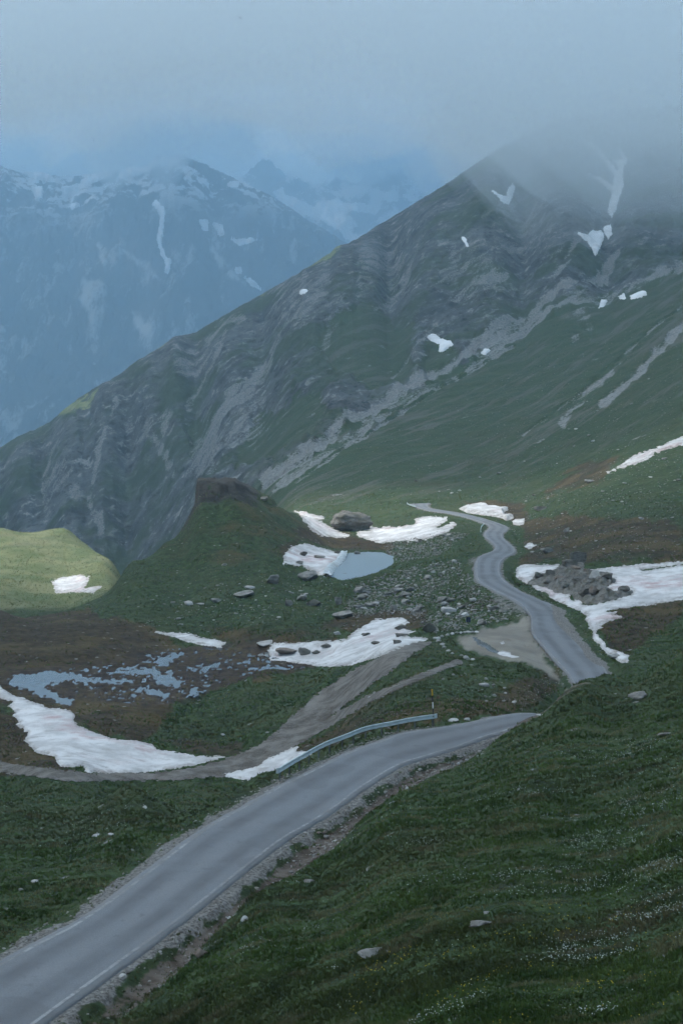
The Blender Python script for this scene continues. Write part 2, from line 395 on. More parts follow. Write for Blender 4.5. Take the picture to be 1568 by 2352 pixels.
for pts, wd, am in [([(600, 1112), (700, 1048), (830, 955), (960, 885), (1100, 805), (1250, 720), (1330, 660), (1385, 600), (1420, 540)], 12, .9), ([(640, 1110), (780, 1020), (940, 910), (1080, 835), (1240, 740)], 12, 0.55),
                    ([(455, 1095), (490, 1010), (545, 950), (590, 890), (615, 850)], 15, .75), ([(620, 850), (640, 790), (660, 740)], 14, .5), ([(1385, 925), (1440, 880), (1500, 810), (1580, 740), (1700, 640)], 12, .8),
                    ([(1290, 972), (1330, 915), (1400, 845), (1440, 800)], 12, .6), ([(400, 1130), (370, 1060), (320, 985)], 9, .55), ([(680, 1105), (860, 985), (1020, 885), (1180, 800)], 5, .8), ([(630, 1125), (740, 1050), (900, 945), (1040, 865), (1200, 775), (1320, 700)], 5, .9), ([(1200, 1000), (1330, 900), (1450, 790), (1568, 690)], 4, .6), ([(1000, 760), (960, 820), (900, 870)], 6, .6), ([(700, 640), (690, 720), (640, 800)], 7, .6), ([(960, 600), (930, 680), (860, 740)], 8, .5), ([(1180, 480), (1130, 600), (1090, 690)], 9, .5), ([(1330, 560), (1300, 640), (1240, 700)], 8, .6), ([(520, 800), (480, 880), (430, 960)], 8, .6), ([(270, 960), (230, 1060), (215, 1150)], 8, .6), ([(120, 1060), (100, 1140), (110, 1220)], 8, .5), ([(205, 1170), (215, 1220), (235, 1260)], 9, .8),
                    ([(430, 830), (500, 790), (560, 760)], 12, .6), ([(800, 700), (760, 760), (740, 820)], 14, .4), ([(1120, 820), (1240, 740), (1420, 650), (1568, 560)], 14, .5), ([(1180, 1050), (1250, 1020)], 14, .5)]:
    M_scree = np.maximum(M_scree, am * streak(pts, wd, 470, 2400, 0.9, 31))
for k, (cx_, cy_, s_) in enumerate([(470, 1060, 45), (560, 990, 40), (340, 1020, 35), (440, 870, 40), (700, 700, 60), (880, 640, 60), (1080, 640, 70), (1200, 560, 60), (150, 1150, 40), (1330, 720, 40)]):
    M_scree = np.maximum(M_scree, .45 * zone([(cx_ - s_, cy_ - s_), (cx_ + s_, cy_ - s_), (cx_ + s_, cy_ + s_), (cx_ - s_, cy_ + s_)], 560, 2400, 20, 50, 30, 50 + k))

# brown, wet or trampled ground
M_brown = np.zeros(PX.shape)
for poly, am, y0, y1, rag in [
    ([(-700, 1380), (0, 1390), (180, 1400), (360, 1440), (420, 1500), (300, 1545), (100, 1540), (-700, 1540)], 1.0, 150, 270, 14),
    ([(-50, 1520), (420, 1500), (560, 1470), (740, 1500), (760, 1540), (620, 1560), (480, 1590), (380, 1650), (330, 1720), (150, 1650), (-50, 1610)], 0.95, 130, 260, 16),
    ([(-200, 1600), (60, 1640), (140, 1740), (200, 1790), (-200, 1790)], 0.9, 120, 200, 10), ([(330, 1700), (440, 1740), (560, 1740), (560, 1700), (420, 1690)], .8, 120, 170, 8),
    ([(600, 1775), (660, 1720), (760, 1670), (900, 1620), (1000, 1600), (1150, 1610), (1200, 1640), (900, 1670), (700, 1760)], 0.7, 98, 160, 20),
    ([(700, 1690), (800, 1620), (960, 1540), (1000, 1560), (860, 1660), (700, 1730)], .5, 98, 160, 16),
    ([(740, 1420), (800, 1400), (980, 1400), (990, 1440), (900, 1460), (720, 1450)], .85, 180, 230, 12), ([(420, 1440), (640, 1440), (780, 1430), (780, 1480), (560, 1490)], .6, 180, 230, 12),
    ([(330, 1280), (440, 1080), (560, 1080), (760, 1180), (690, 1270), (560, 1310), (430, 1290)], .40, 235, 324, 10),
    ([(660, 1210), (760, 1220), (900, 1245), (900, 1270), (800, 1268), (690, 1240)], 1.0, 240, 345, 6), ([(640, 1250), (690, 1230), (700, 1290), (650, 1300)], .8, 240, 300, 8),
    ([(1190, 1200), (1300, 1180), (1568, 1200), (1568, 1290), (1200, 1300)], .75, 190, 320, 20), ([(1050, 1150), (1200, 1150), (1230, 1210), (1180, 1210)], .8, 280, 420, 8),
    ([(1330, 1060), (1420, 1050), (1400, 1090), (1250, 1150), (1240, 1130)], .7, 250, 420, 14), ([(1360, 1420), (1430, 1390), (1568, 1370), (1568, 1420), (1440, 1500), (1400, 1500)], .8, 140, 200, 10),
    ([(1180, 1560), (1280, 1530), (1300, 1570), (1220, 1620), (1130, 1640), (1080, 1640)], .7, 110, 160, 10)]:
    M_brown = np.maximum(M_brown, am * zone(poly, y0, y1, 14, rag, 30, 61))
M_sun = zone([(-700, 1150), (300, 1150), (320, 1300), (200, 1400), (-700, 1400)], 280, 450, 10)  # left hill, where the sun patch is put into the grass colour

# ---------- relief
fall = fbm(X / 60, Y / 60, 3, 2)
Z = T.Z
nearw = 1 - far
Z += nearw * (0.10 * fbm(X / 2.2, Y / 2.2, 3, 11) + 0.32 * fbm(X / 9, Y / 9, 3, 12)) * sstep(20, 60, Y)
Z += nearw * sstep(110, 170, Y) * (0.5 * fbm(X / 22, Y / 22, 4, 13))
# terracettes: little sheep steps on the near right slope
Z += nearw * (1 - sstep(90, 130, Y)) * sstep(700, 1100, PX) * 0.10 * np.abs(vnoise((X * 0.25 + Y) / 1.6, (X - .25 * Y) / 9, 21))
# mountain: gullies run down the fall line, broken strata across them
gx = X * 0.82 + Y * 0.35; gy = -X * 0.35 + Y * 0.82
crest_d = dist_line(PX, PY0, crest_pts + [(1200, 310), (1390, 215)])
rk = M_rock * far * (.12 + .88 * sstep(8, 130, np.where(Y > 900, crest_d, 999)))
Z += rk * (6.5 * ridged(gx / 95, gy / 190, 4, 14) + 3.6 * ridged(X / 26 + 0.05 * Y / 26, Y / 40, 3, 15) + 1.6 * fbm(X / 7, Y / 9, 3, 16) + 0.8 * fbm(X / 2.6, Y / 3.4, 2, 23))
strat = (T.Z + 0.35 * X + 6 * fbm(X / 40, Y / 40, 2, 17)) / 5.5
Z += rk * 0.35 * (np.abs((strat % 1) - 0.5) * 2 - .5)
Z += far * (1 - M_rock) * (1.6 * fbm(X / 45, Y / 45, 4, 18) + .5 * fbm(X / 9, Y / 9, 3, 19))
Z -= far * M_scree * 2.0
# true the ridge line up with the surveyed skyline
sky_pts = [(-3500, 1040), (-60, 1040), (0, 1028), (40, 1004), (100, 980), (130, 958), (180, 914), (240, 880), (300, 840), (345, 812), (370, 797), (400, 776), (450, 764), (520, 722), (600, 675), (680, 630), (758, 582), (772, 566), (800, 560), (880, 512), (950, 468), (1050, 404), (1150, 338), (1200, 312), (1290, 276), (1400, 256), (1600, 235), (2300, 180)]
want = np.interp(cols, [p[0] for p in sky_pts], [p[1] for p in sky_pts]) + 6.0 * fbm(cols / 45, cols * 0, 6, 29, .62)
band = (rows > 900) & (rows < 1900)
have = (HY - Z / Y * FP)[band].min(0)
ww = sstep(600, 1150, Y)
Z -= (want - have)[None, :] * ww / FP * Y
# the knoll's flat-topped crag
cj = fbm(X / 3.0, Y / 4.0, 3, 24)
M_crag = sstep(0, 3, PX - 449 + 2 * cj) * sstep(0, 20, 645 - PX + 14 * cj) * sstep(0, 5.0, Y - 291 - .10 * np.clip(PX - 500, 0, 99) + 2.2 * cj) * sstep(0, 6, 322 - Y)
ztop = (HY - 1104 - .58 * np.clip(PX - 540, 0, 99)) / FP * 300 + .35 * ridged(X / 1.7, Y / 2.4, 3, 25) - .2
Z[:] = Z * (1 - M_crag) + np.maximum(Z, ztop) * M_crag
kf = sstep(395, 440, PX) * sstep(620, 560, PX) * sstep(286, 293, Y + 2 * cj) * sstep(330, 318, Y)
M_cragc = np.maximum(kf * sstep(-.7, .1, cj + .3), .55 * streak([(450, 1130), (430, 1180), (400, 1215), (360, 1255)], 10, 240, 330, .8, 26))


# ---------- level places: pond, marsh, lay-by
def on_plane(z): return HY - z * FP / Y
POND_Z = -28.0
pond_poly = [(752, 1322), (765, 1300), (800, 1273), (840, 1269), (880, 1270), (903, 1280), (900, 1296), (872, 1310), (830, 1322), (790, 1329)]
sel = (Y > 225) & (Y < 310) & (PX > 640) & (PX < 980)
s = sdf_poly(PX[sel], on_plane(POND_Z)[sel], pond_poly) + 3 * fbm(PX[sel] / 9, on_plane(POND_Z)[sel] / 6, 3, 71)
zz = Z[sel]; k = sstep(14, -14, -s * 0 + np.clip(-s, 0, 99)) if False else 1 - sstep(0, 26, -s)
zb = POND_Z + np.clip(-s, 0, 30) * 0.03 - np.clip(s, 0, 12) * 0.06 - 0.05
Z[sel] = np.where(s > 0, zb, zz * (1 - k) + np.maximum(zb, np.minimum(zz, POND_Z + 1.2)) * k)

MARSH_Z = -33.0
marsh_poly = [(-60, 1535), (80, 1528), (250, 1520), (390, 1492), (500, 1475), (620, 1492), (760, 1520), (700, 1550), (560, 1570), (450, 1590), (400, 1630), (300, 1640), (180, 1650), (90, 1625), (-60, 1590)]
pools = [[(5, 1570), (30, 1548), (110, 1540), (180, 1545), (205, 1553), (170, 1562), (110, 1575), (140, 1595), (175, 1605), (165, 1625), (100, 1602), (40, 1582)],
         [(150, 1548), (230, 1556), (305, 1556), (310, 1570), (230, 1572), (185, 1566)], [(225, 1546), (300, 1535), (380, 1540), (370, 1553), (300, 1552)],
         [(330, 1560), (380, 1545), (405, 1556), (445, 1562), (410, 1578), (370, 1580), (355, 1566)], [(300, 1585), (340, 1575), (390, 1592), (385, 1612), (350, 1600)],
         [(350, 1520), (390, 1500), (425, 1498), (400, 1520), (385, 1535), (360, 1530)], [(430, 1540), (480, 1530), (505, 1520), (500, 1502), (512, 1512), (505, 1534), (470, 1545)],
         [(540, 1470), (590, 1462), (630, 1485), (640, 1508), (610, 1500), (570, 1482)], [(560, 1535), (620, 1528), (700, 1540), (690, 1552), (610, 1548)]]
sel = (Y > 140) & (Y < 225) & (PX > -120) & (PX < 820)
mp, mq = PX[sel], on_plane(MARSH_Z)[sel]
s = sdf_poly(mp, mq, marsh_poly)
pool = np.full(mp.shape, -99.0)
for pl in pools: pool = np.maximum(pool, sdf_poly(mp, mq, pl))
pool = pool + 11 * fbm(mp / 15, mq / 6.0, 5, 81, .7) + 5 * fbm(mp / 6.5, mq / 4.0, 2, 83) - 4.5
bits_poly = [(60, 1548), (240, 1528), (380, 1496), (500, 1488), (660, 1500), (700, 1535), (520, 1560), (440, 1600), (340, 1618), (180, 1600)]
pool = np.maximum(pool, np.minimum(15 * fbm(mp / 11, mq / 4.2, 4, 90, .6) - 6.0, sdf_poly(mp, mq, bits_poly)))
k = sstep(-16, 10, s)
zb = MARSH_Z + 0.10 + 0.10 * fbm(X[sel] / 3, Y[sel] / 3, 3, 82) - 0.35 * sstep(-4, 3, pool)
Z[sel] = Z[sel] * (1 - k) + zb * k
M_wet = np.zeros(PX.shape); M_wet[sel] = sstep(-14, -1, pool) * k

LAY_Z = -25.9
lay_poly = [(1040, 1466), (1075, 1452), (1120, 1441), (1170, 1430), (1216, 1426), (1224, 1455), (1266, 1508), (1310, 1560), (1270, 1535), (1200, 1522), (1140, 1514), (1095, 1504), (1050, 1485)]
sel = (Y > 130) & (Y < 195) & (PX > 980) & (PX < 1340)
s = sdf_poly(PX[sel], on_plane(LAY_Z)[sel], lay_poly)
k = sstep(-14, 4, s)
Z[sel] = Z[sel] * (1 - k) + (LAY_Z + 0.03 * fbm(X[sel] / 2, Y[sel] / 2, 3, 84)) * k
M_lay = np.zeros(PX.shape); M_lay[sel] = sstep(-5, 5, s + 12 * fbm(PX[sel] / 16, PY0[sel] / 9, 4, 85) - 3)

# ---------- road bed: verge, ditch on the uphill side, embankment on the other
front_part = 1 - sstep(104, 120, Y)
verge = 0.55 + 0.9 * front_part * (1 - .55 * sstep(86, 94, Y) * (RS > 0))
blend = sstep(0, 1, (RD - verge) / np.where(RS > 0, 3.2 - 1.7 * sstep(84, 94, Y), 4.0))
ditch = np.where((RS > 0), 1, 0) * front_part * sstep(0.4, 1.1, RD) * (1 - sstep(1.4, 2.6, RD)) * 0.28
bed = RZ - 0.09 - 0.10 * sstep(0.1, 1.2, RD) - ditch
Z[:] = np.where(RD < 8, bed * (1 - blend) + Z * blend, Z)
rough_v = sstep(0.3, 0.8, RD) * (1 - sstep(4.0, 6.0, RD))
Z += rough_v * 0.07 * fbm(X / 0.5, Y / 0.5, 3, 86) * (Y < 130)
M_gravel = 1 - sstep(0, 1, (RD + 0.5 * fbm(X / 1.3, Y / 1.3, 3, 87) - (.1 + .2 * front_part)) / (.4 + .4 * front_part))
M_earth = np.where(RS > 0, front_part, 0.0) * sstep(0.5, 1.2, RD) * (1 - sstep(2.4, 4.4, RD + 1.1 * fbm(X / 2.4, Y / 2.4, 3, 88))) * sstep(40, 60, Y) * sstep(99, 92, Y)
lip = .6 * zone([(1120, 1355), (1080, 1335), (1070, 1290), (1085, 1280), (1095, 1300), (1100, 1330), (1215, 1400), (1200, 1420), (1160, 1425), (1130, 1400)], 150, 240, 8, 6, 14, 89)
M_gravel = np.maximum(M_gravel, lip * .85)
T.freeze()

attrs = {'rock': M_rock.ravel(), 'scree': M_scree.ravel(), 'brown': M_brown.ravel(), 'crest': np.clip(M_crest_sun, 0, 1).ravel(), 'gravel': np.clip(M_gravel, 0, 1).ravel(),
         'earth': M_earth.ravel(), 'wet': M_wet.ravel(), 'layby': M_lay.ravel(), 'dry_or_sunlit': M_sun.ravel(), 'crag': M_cragc.ravel(), 'hillside': (sstep(300, 480, Y) * (1 - M_rock)).ravel()}

# ---------- terrain material
m = NT('alpine_ground')
n1 = m.noise(0.9, 6, .6); n2 = m.noise(0.11, 5, .6); n3 = m.noise(0.022, 5, .6); n4 = m.noise(6.0, 3, .7)
streakv = m.noise(0.5, 5, .6, m.map((0.35, 1.6, 0.6), (0, 0, R(-16))))
g = m.mix(m.ramp(n1, .3, .7), (0.012, 0.026, 0.008), (0.044, 0.074, 0.025))
g = m.mix(m.ramp(n2, .45, .68, 0, .7), g, (0.050, 0.066, 0.026))
g = m.mix(m.ramp(n4, .56, .72, 0, .5), g, (0.085, 0.095, 0.050))
g = m.mix(m.ramp(n4, .30, .42, .5, 0), g, (0.012, 0.020, 0.007))
g = m.mix(m.math('MULTIPLY', m.ramp(streakv, .54, .70), .35), g, (0.050, 0.042, 0.024))
g = m.mix(m.math('MULTIPLY', m.ramp(n3, .52, .70), .3), g, (0.052, 0.045, 0.027))
br = m.mix(m.ramp(n1, .3, .7), (0.017, 0.012, 0.006), (0.056, 0.041, 0.020))
br = m.mix(m.ramp(n2, .45, .65), br, (0.072, 0.054, 0.022))
bf = m.math('ADD', m.attr('brown'), m.ramp(n2, .3, .7, -.22, .22))
c = m.mix(m.ramp(bf, .3, .75), g, br)
# pale stones speckled through the turf
sp = m.voro(0.8, out='Distance'); spc = m.voro(0.8, out='Color')
spk = m.math('MULTIPLY', m.ramp(sp, .12, .26, 1, 0), m.ramp(spc, .74, .78))
c = m.mix(m.math('MULTIPLY', spk, .75), c, (0.24, 0.24, 0.23))
c = m.mix(m.math('MULTIPLY', m.attr('dry_or_sunlit'), .85), c, m.mix(m.ramp(n2, .35, .65), (0.090, 0.120, 0.048), (0.17, 0.178, 0.090)))  # sunlight painted as paler, yellower grass, on top of the real sun
fl = m.noise(0.11, 7, .7, m.map((1, .11, .25), vec=m.map(rot=(0, 0, R(30.6)))))
c = m.mix(m.math('MULTIPLY', m.attr('hillside'), m.ramp(fl, .50, .62, 0, .75)), c, (0.098, 0.096, 0.080))
c = m.mix(m.math('MULTIPLY', m.attr('hillside'), m.ramp(fl, .36, .46, .6, 0)), c, (0.030, 0.058, 0.020))
crest = m.mix(m.ramp(n2, .4, .6), (0.15, 0.19, 0.07), (0.24, 0.25, 0.12))  # sunlit rim of the ridge, painted into the grass colour
c = m.mix(m.attr('crest'), c, crest)
# rock: broken slate
ra = m.noise(0.022, 10, .72); rb = m.noise(0.085, 10, .74, m.map((1.0, .85, 1.1))); rc = m.noise(.26, 8, .75, m.map((1, .8, 1.2)))
rock = m.mix(m.ramp(ra, .35, .65), (0.038, 0.042, 0.044), (0.112, 0.118, 0.120))
rock = m.mix(m.ramp(rb, .53, .64), rock, (0.26, 0.265, 0.262))
rock = m.mix(m.ramp(rc, .56, .66, 0, .6), rock, (0.20, 0.204, 0.20))
rock = m.mix(m.ramp(rc, .36, .44, .8, 0), rock, (0.017, 0.018, 0.019))
rock = m.mix(m.ramp(rb, .38, .46, 1, 0), rock, (0.018, 0.020, 0.023))
rock = m.mix(m.ramp(m.noise(.012, 8, .7), .46, .60, 0, .8), rock, (0.034, 0.056, 0.020))
rg = m.noise(.06, 7, .75)
rf = m.math('ADD', m.math('ADD', m.attr('rock'), m.ramp(rb, .3, .7, -.3, .3)), m.ramp(rg, .3, .7, -.35, .35))
c = m.mix(m.ramp(rf, .46, .58), c, rock)
scr = m.mix(m.ramp(n1, .3, .7), (0.13, 0.132, 0.130), (0.29, 0.29, 0.285))
crg = m.mix(m.ramp(rc, .38, .62), (0.014, 0.014, 0.013), (0.055, 0.052, 0.046))
c = m.mix(m.ramp(m.math('ADD', m.attr('crag'), m.ramp(n1, .3, .7, -.3, .3)), .4, .6), c, crg)
sf = m.math('ADD', m.math('ADD', m.attr('scree'), m.ramp(fl, .3, .7, -.5, .5)), m.ramp(n1, .3, .7, -.3, .3))
c = m.mix(m.math('MULTIPLY', m.ramp(sf, .42, .72, 0, .85), m.ramp(m.attr('scree'), .03, .25)), c, scr)
grv = m.mix(m.ramp(n4, .35, .65), (0.085, 0.082, 0.076), (0.225, 0.218, 0.205))
er = m.mix(m.ramp(n1, .35, .65), (0.050, 0.038, 0.028), (0.13, 0.112, 0.095))
c = m.mix(m.ramp(m.math('ADD', m.attr('earth'), m.ramp(n1, .3, .7, -.3, .3)), .35, .7), c, er)
c = m.mix(m.ramp(m.math('ADD', m.attr('gravel'), m.ramp(n1, .3, .7, -.25, .25)), .35, .65), c, grv)
c = m.mix(m.attr('wet'), c, m.mix(m.ramp(n1, .4, .6), (0.022, 0.017, 0.016), (0.050, 0.036, 0.028)))
lay = m.mix(m.ramp(n2, .35, .65), (0.165, 0.152, 0.130), (0.25, 0.235, 0.20))
c = m.mix(m.attr('layby'), c, lay)
b1 = m.bump(n1, .7, .35); b2 = m.bump(m.math('MULTIPLY', rb, m.attr('rock')), .8, 2.5, b1); b2 = m.bump(n4, .35, .04, b2)
M_ground = m.done(c, .95, b2)
V = np.stack([T.X.ravel(), T.Y.ravel(), T.Z.ravel()], 1)
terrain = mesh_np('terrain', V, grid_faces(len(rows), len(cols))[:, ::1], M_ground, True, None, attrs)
tag(terrain, 'dark green alpine meadow rising to a grey rocky mountain flank', kind='structure')

# ------------------------------------------------------------------ far ranges
def far_range(name, prof, y0, y1, dy, label, c0_, c1_, amp, mat, seed, skyl=None, pale=()):
    prof = [(a, [(Y_ * FK, q) for Y_, q in l]) for a, l in prof]; y0 *= FK; y1 *= FK
    S = Surf(prof, np.arange(c0_, c1_, 4.0), np.exp(np.arange(math.log(y0), math.log(y1), dy)), 700.0)
    X, Y = S.X, S.Y
    q = sstep(y0, y0 * 1.1, Y)
    rx = X * 0.9 - Y * 0.25
    S.Z += amp * q * (0.5 * ridged(rx / 700, Y / 2600, 3, seed) + 0.5 * ridged(rx / 215, Y / 700, 5, seed + 3) + 0.25 * fbm(X / 66, Y / 100, 4, seed + 5))
    if skyl:
        want = np.interp(S.cols, [p[0] for p in skyl], [p[1] for p in skyl]) + 3 * fbm(S.cols / 14, S.cols * 0, 4, seed + 8)
        have = S.py().min(0)
        S.Z -= (want - have)[None, :] * sstep(y0, y0 + .6 * (y1 - y0), Y) / FP * Y
    S.freeze()
    PXs, PYs = S.PX, S.PYg; pm_ = np.zeros(X.shape)
    for pl in pale: pm_ = np.maximum(pm_, sstep(-5, 5, sdf_poly(PXs, PYs, pl) + 9 * fbm(PXs / 7, PYs / 14, 4, seed + 6)))
    o = mesh_np(name, np.stack([X.ravel(), Y.ravel(), S.Z.ravel()], 1), grid_faces(*X.shape), mat, True, None, {'pale': pm_.ravel()})
    tag(o, label, kind='structure')
    return S
FK = 1.9
m = NT('far_rock')
fa = m.noise(0.0022, 10, .72, m.map((1.4, .5, .6), (0, R(-25), R(10)))); fb = m.noise(0.0075, 10, .76, m.map((1.3, .35, .45), (0, R(-32), 0)))
c = m.mix(m.ramp(fa, .35, .65), (0.020, 0.032, 0.020), (0.100, 0.105, 0.098))
c = m.mix(m.ramp(fb, .53, .64), c, (0.40, 0.40, 0.385))
c = m.mix(m.ramp(fb, .36, .44, 1, 0), c, (0.015, 0.020, 0.016))
c = m.mix(m.math('MULTIPLY', m.attr('pale'), m.ramp(fb, .36, .52)), c, (0.52, 0.51, 0.48))
sx_ = m.n.new('ShaderNodeSeparateXYZ'); m.l.new(m.pos, sx_.inputs[0])
snf = m.math('MULTIPLY', m.ramp(sx_.outputs['Z'], 880, 1180), m.ramp(m.noise(.0045, 9, .68, m.map((.7, 1, 1.5))), .50, .54))
c = m.mix(snf, c, (0.80, 0.80, 0.80))
M_far = m.done(c, .95, m.bump(fb, 1.0, 50))
FA = [(-500, [(2600, 1150), (3000, 940), (3400, 720), (3700, 560), (4000, 400), (4300, 300), (4700, 420)]),
      (0, [(2600, 1150), (3000, 940), (3400, 720), (3700, 560), (4000, 430), (4300, 370), (4700, 460)]),
      (150, [(2600, 1150), (3000, 930), (3400, 700), (3700, 540), (3900, 470), (4150, 400), (4300, 392), (4700, 500)]),
      (280, [(2600, 1150), (3000, 900), (3300, 720), (3600, 530), (3800, 430), (4050, 396), (4200, 402), (4700, 520)]),
      (345, [(4000, 388), (4150, 384), (4400, 480)]),
      (368, [(3750, 400), (3900, 354), (4200, 440)]), (410, [(3700, 410), (3900, 355), (4200, 450)]),
      (480, [(2600, 1150), (2900, 930), (3200, 740), (3500, 560), (3750, 440), (3900, 376), (4200, 460), (4700, 600)]),
      (620, [(2600, 1150), (2900, 900), (3200, 730), (3500, 590), (3800, 480), (3950, 446), (4300, 560), (4700, 660)]),
      (780, [(2600, 1150), (2900, 900), (3200, 780), (3500, 670), (3800, 570), (3950, 545), (4300, 640), (4700, 700)]),
      (1000, [(2600, 1150), (2900, 950), (3500, 780), (3900, 680), (4300, 720), (4700, 800)]), (1400, [(2600, 1150), (3500, 800), (3900, 700), (4700, 800)])]
SA = far_range('far_mountain', FA, 2600, 4700, 0.0012, 'hazy blue pointed mountain rising behind the grassy ridge on the left', -500, 1400, 190, M_far, 101, [(-500, 330), (0, 380), (60, 400), (150, 404), (250, 396), (340, 388), (352, 372), (366, 356), (410, 355), (430, 362), (470, 376), (560, 420), (620, 446), (700, 500), (780, 548), (900, 630), (1400, 800)],
               [[(190, 640), (240, 650), (242, 700), (228, 780), (220, 812), (195, 800), (205, 720), (186, 690)], [(300, 710), (322, 725), (358, 765), (330, 772), (308, 745)], [(278, 572), (340, 605), (368, 642), (320, 612)], [(225, 560), (245, 570), (240, 610), (228, 600)], [(480, 560), (520, 600), (560, 650), (530, 640), (490, 590)]])
FB = [(300, [(4900, 900), (5400, 700), (6000, 520), (6600, 420), (7000, 520)]), (600, [(4900, 900), (5400, 640), (5800, 500), (6300, 420), (6700, 400), (7000, 520)]),
      (700, [(5400, 620), (5900, 510), (6300, 440), (6600, 425)]), (860, [(4900, 900), (5400, 600), (5800, 520), (6200, 450), (6600, 400), (7000, 500)]),
      (1000, [(4900, 900), (5400, 600), (5800, 480), (6200, 390), (6600, 350), (7000, 460)]), (1100, [(4900, 900), (5400, 580), (5800, 460), (6200, 360), (6600, 320), (7000, 440)]), (1500, [(4900, 900), (5800, 440), (6600, 300), (7000, 440)])]
m = NT('snowy_far_rock')
fa = m.noise(0.0022, 10, .72, m.map((1.2, .5, .8))); fb = m.noise(0.006, 10, .76, m.map((1.3, .4, .6), (0, R(-30), 0)))
c = m.mix(m.ramp(fb, .40, .60), (0.03, 0.04, 0.035), (0.16, 0.165, 0.16)); c = m.mix(m.ramp(fa, .49, .54), c, (0.72, 0.72, 0.72))
M_farB = m.done(c, .9, m.bump(fb, 1.0, 40))
SB = far_range('far_snow_range', FB, 4900, 7000, 0.002, 'pale snow-streaked range half lost in cloud behind the ridge', 300, 1500, 190, M_farB, 141)

# ------------------------------------------------------------------ air: haze box and the cloud deck
def vol_mat(name, colr, dens, aniso):
    mt = bpy.data.materials.new(name); mt.use_nodes = True; n = mt.node_tree.nodes; n.remove(n['Principled BSDF'])
    v = n.new('ShaderNodeVolumePrincipled'); v.inputs['Color'].default_value = (*colr, 1); v.inputs['Density'].default_value = dens; v.inputs['Anisotropy'].default_value = aniso
    mt.node_tree.links.new(v.outputs[0], n['Material Output'].inputs['Volume']); mt.cycles.volume_sampling = 'DISTANCE'; return mt
HAZE_D = 0.00018
bx = np.array([(x, y, z) for x in (-9000, 9000) for y in (-300, 13600) for z in (-900, 2000)], float)
haze = mesh_np('haze', bx, np.array([(0, 1, 3, 2), (4, 6, 7, 5), (0, 4, 5, 1), (2, 3, 7, 6), (0, 2, 6, 4), (1, 5, 7, 3)]), vol_mat('haze_air', (0.52, 0.79, 1.0), HAZE_D, 0.0), False)
tag(haze, 'blue haze filling the valley', kind='stuff')

def hole(X, Y):
    a = np.array((-190, 446.0)); b_ = np.array((-500, 594.0)); e = b_ - a
    t = np.clip(((X - a[0]) * e[0] + (Y - a[1]) * e[1]) / (e @ e), 0, 1)
    return np.hypot(X - a[0] - t * e[0], Y - a[1] - t * e[1])
cu = np.r_[np.linspace(-12000, -1300, 34), np.linspace(-1200, 1200, 150), np.linspace(1300, 12000, 34)]
cv = np.r_[np.linspace(-1500, 0, 10), np.linspace(60, 2400, 130), np.linspace(2500, 26000, 120)]
CXg, CYg = np.meshgrid(cu, cv)
u = CXg / np.maximum(CYg, 300) * FP + CX
right = sstep(760, 1620, u)
def cloud_layer(lift, dens, seed, thick0, label):
    sl = (0.222 + lift) * (1 - right) + (0.096 + lift * 1.5) * right
    bot = np.maximum(sl * CYg, 150 + lift * 800)
    bot = bot * (1 + (.20 - .08 * sstep(1500, 3500, CYg)) * fbm(CXg / 330, CYg / 700, 4, seed) + (.08) * fbm(CXg / 110, CYg / 260, 3, seed + 5) * sstep(500, 900, CYg)) + 90 * sstep(2500, 6000, CYg) * fbm(CXg / 480, CYg / 1000, 4, seed + 9)
    fe = sstep(13700, 15000, CYg); bot = bot * (1 - fe) + 900 * fe
    thick = thick0 * (1 + 3 * fe + .55 * fbm(CXg / 600, CYg / 600, 3, seed + 3))
    hd = hole(CXg, CYg) + 15 * fbm(CXg / 90, CYg / 90, 2, seed + 4)
    thick = 2 + thick * sstep(42, 88, hd); bot = bot + (1 - sstep(42, 88, hd)) * 250
    nr, nc = CXg.shape
    vb = np.stack([CXg.ravel(), CYg.ravel(), bot.ravel()], 1); vt = vb.copy(); vt[:, 2] += thick.ravel()
    f = grid_faces(nr, nc); N = nr * nc
    idx = np.arange(N).reshape(nr, nc)
    ring = np.r_[idx[0, :], idx[1:, -1], idx[-1, -2::-1], idx[-2:0:-1, 0]]
    side = np.stack([ring, np.roll(ring, -1), np.roll(ring, -1) + N, ring + N], 1)
    cloud = mesh_np('cloud', np.r_[vb, vt], np.r_[f[:, ::-1], f + N, side], vol_mat('cloud_air', (0.888, 0.960, 1.0), dens, 0.2), True)
    tag(cloud, label, kind='stuff')
cloud_layer(0.0, 0.0011, 201, 560, 'thin veil hanging under the cloud deck')
def wisps(dens, seed, label):
    global right
    sl = 0.214 * (1 - right) + 0.112 * right
    bot = np.maximum(sl * CYg, 175) * (1 + .12 * fbm(CXg / 150, CYg / 300, 4, seed))
    q = fbm(CXg / (120 + .06 * CYg), CYg / (260 + .10 * CYg), 4, seed + 3) * sstep(760, 1100, CYg)
    thick = 6 + (60 + .09 * CYg) * np.clip(q - .02, 0, 1) * 2.2
    bot = bot - .35 * thick
    nr, nc = CXg.shape
    vb = np.stack([CXg.ravel(), CYg.ravel(), bot.ravel()], 1); vt = vb.copy(); vt[:, 2] += thick.ravel()
    f = grid_faces(nr, nc); N = nr * nc; idx = np.arange(N).reshape(nr, nc)
    ring = np.r_[idx[0, :], idx[1:, -1], idx[-1, -2::-1], idx[-2:0:-1, 0]]
    side = np.stack([ring, np.roll(ring, -1), np.roll(ring, -1) + N, ring + N], 1)
    tag(mesh_np('cloud', np.r_[vb, vt], np.r_[f[:, ::-1], f + N, side], vol_mat('wisp_air', (0.888, 0.960, 1.0), dens, 0.2), True), label, kind='stuff')
wisps(0.0015, 321, 'ragged wisps of mist drifting round the summits')
cloud_layer(0.018, 0.0008, 231, 500, 'low grey cloud deck covering the mountain tops')
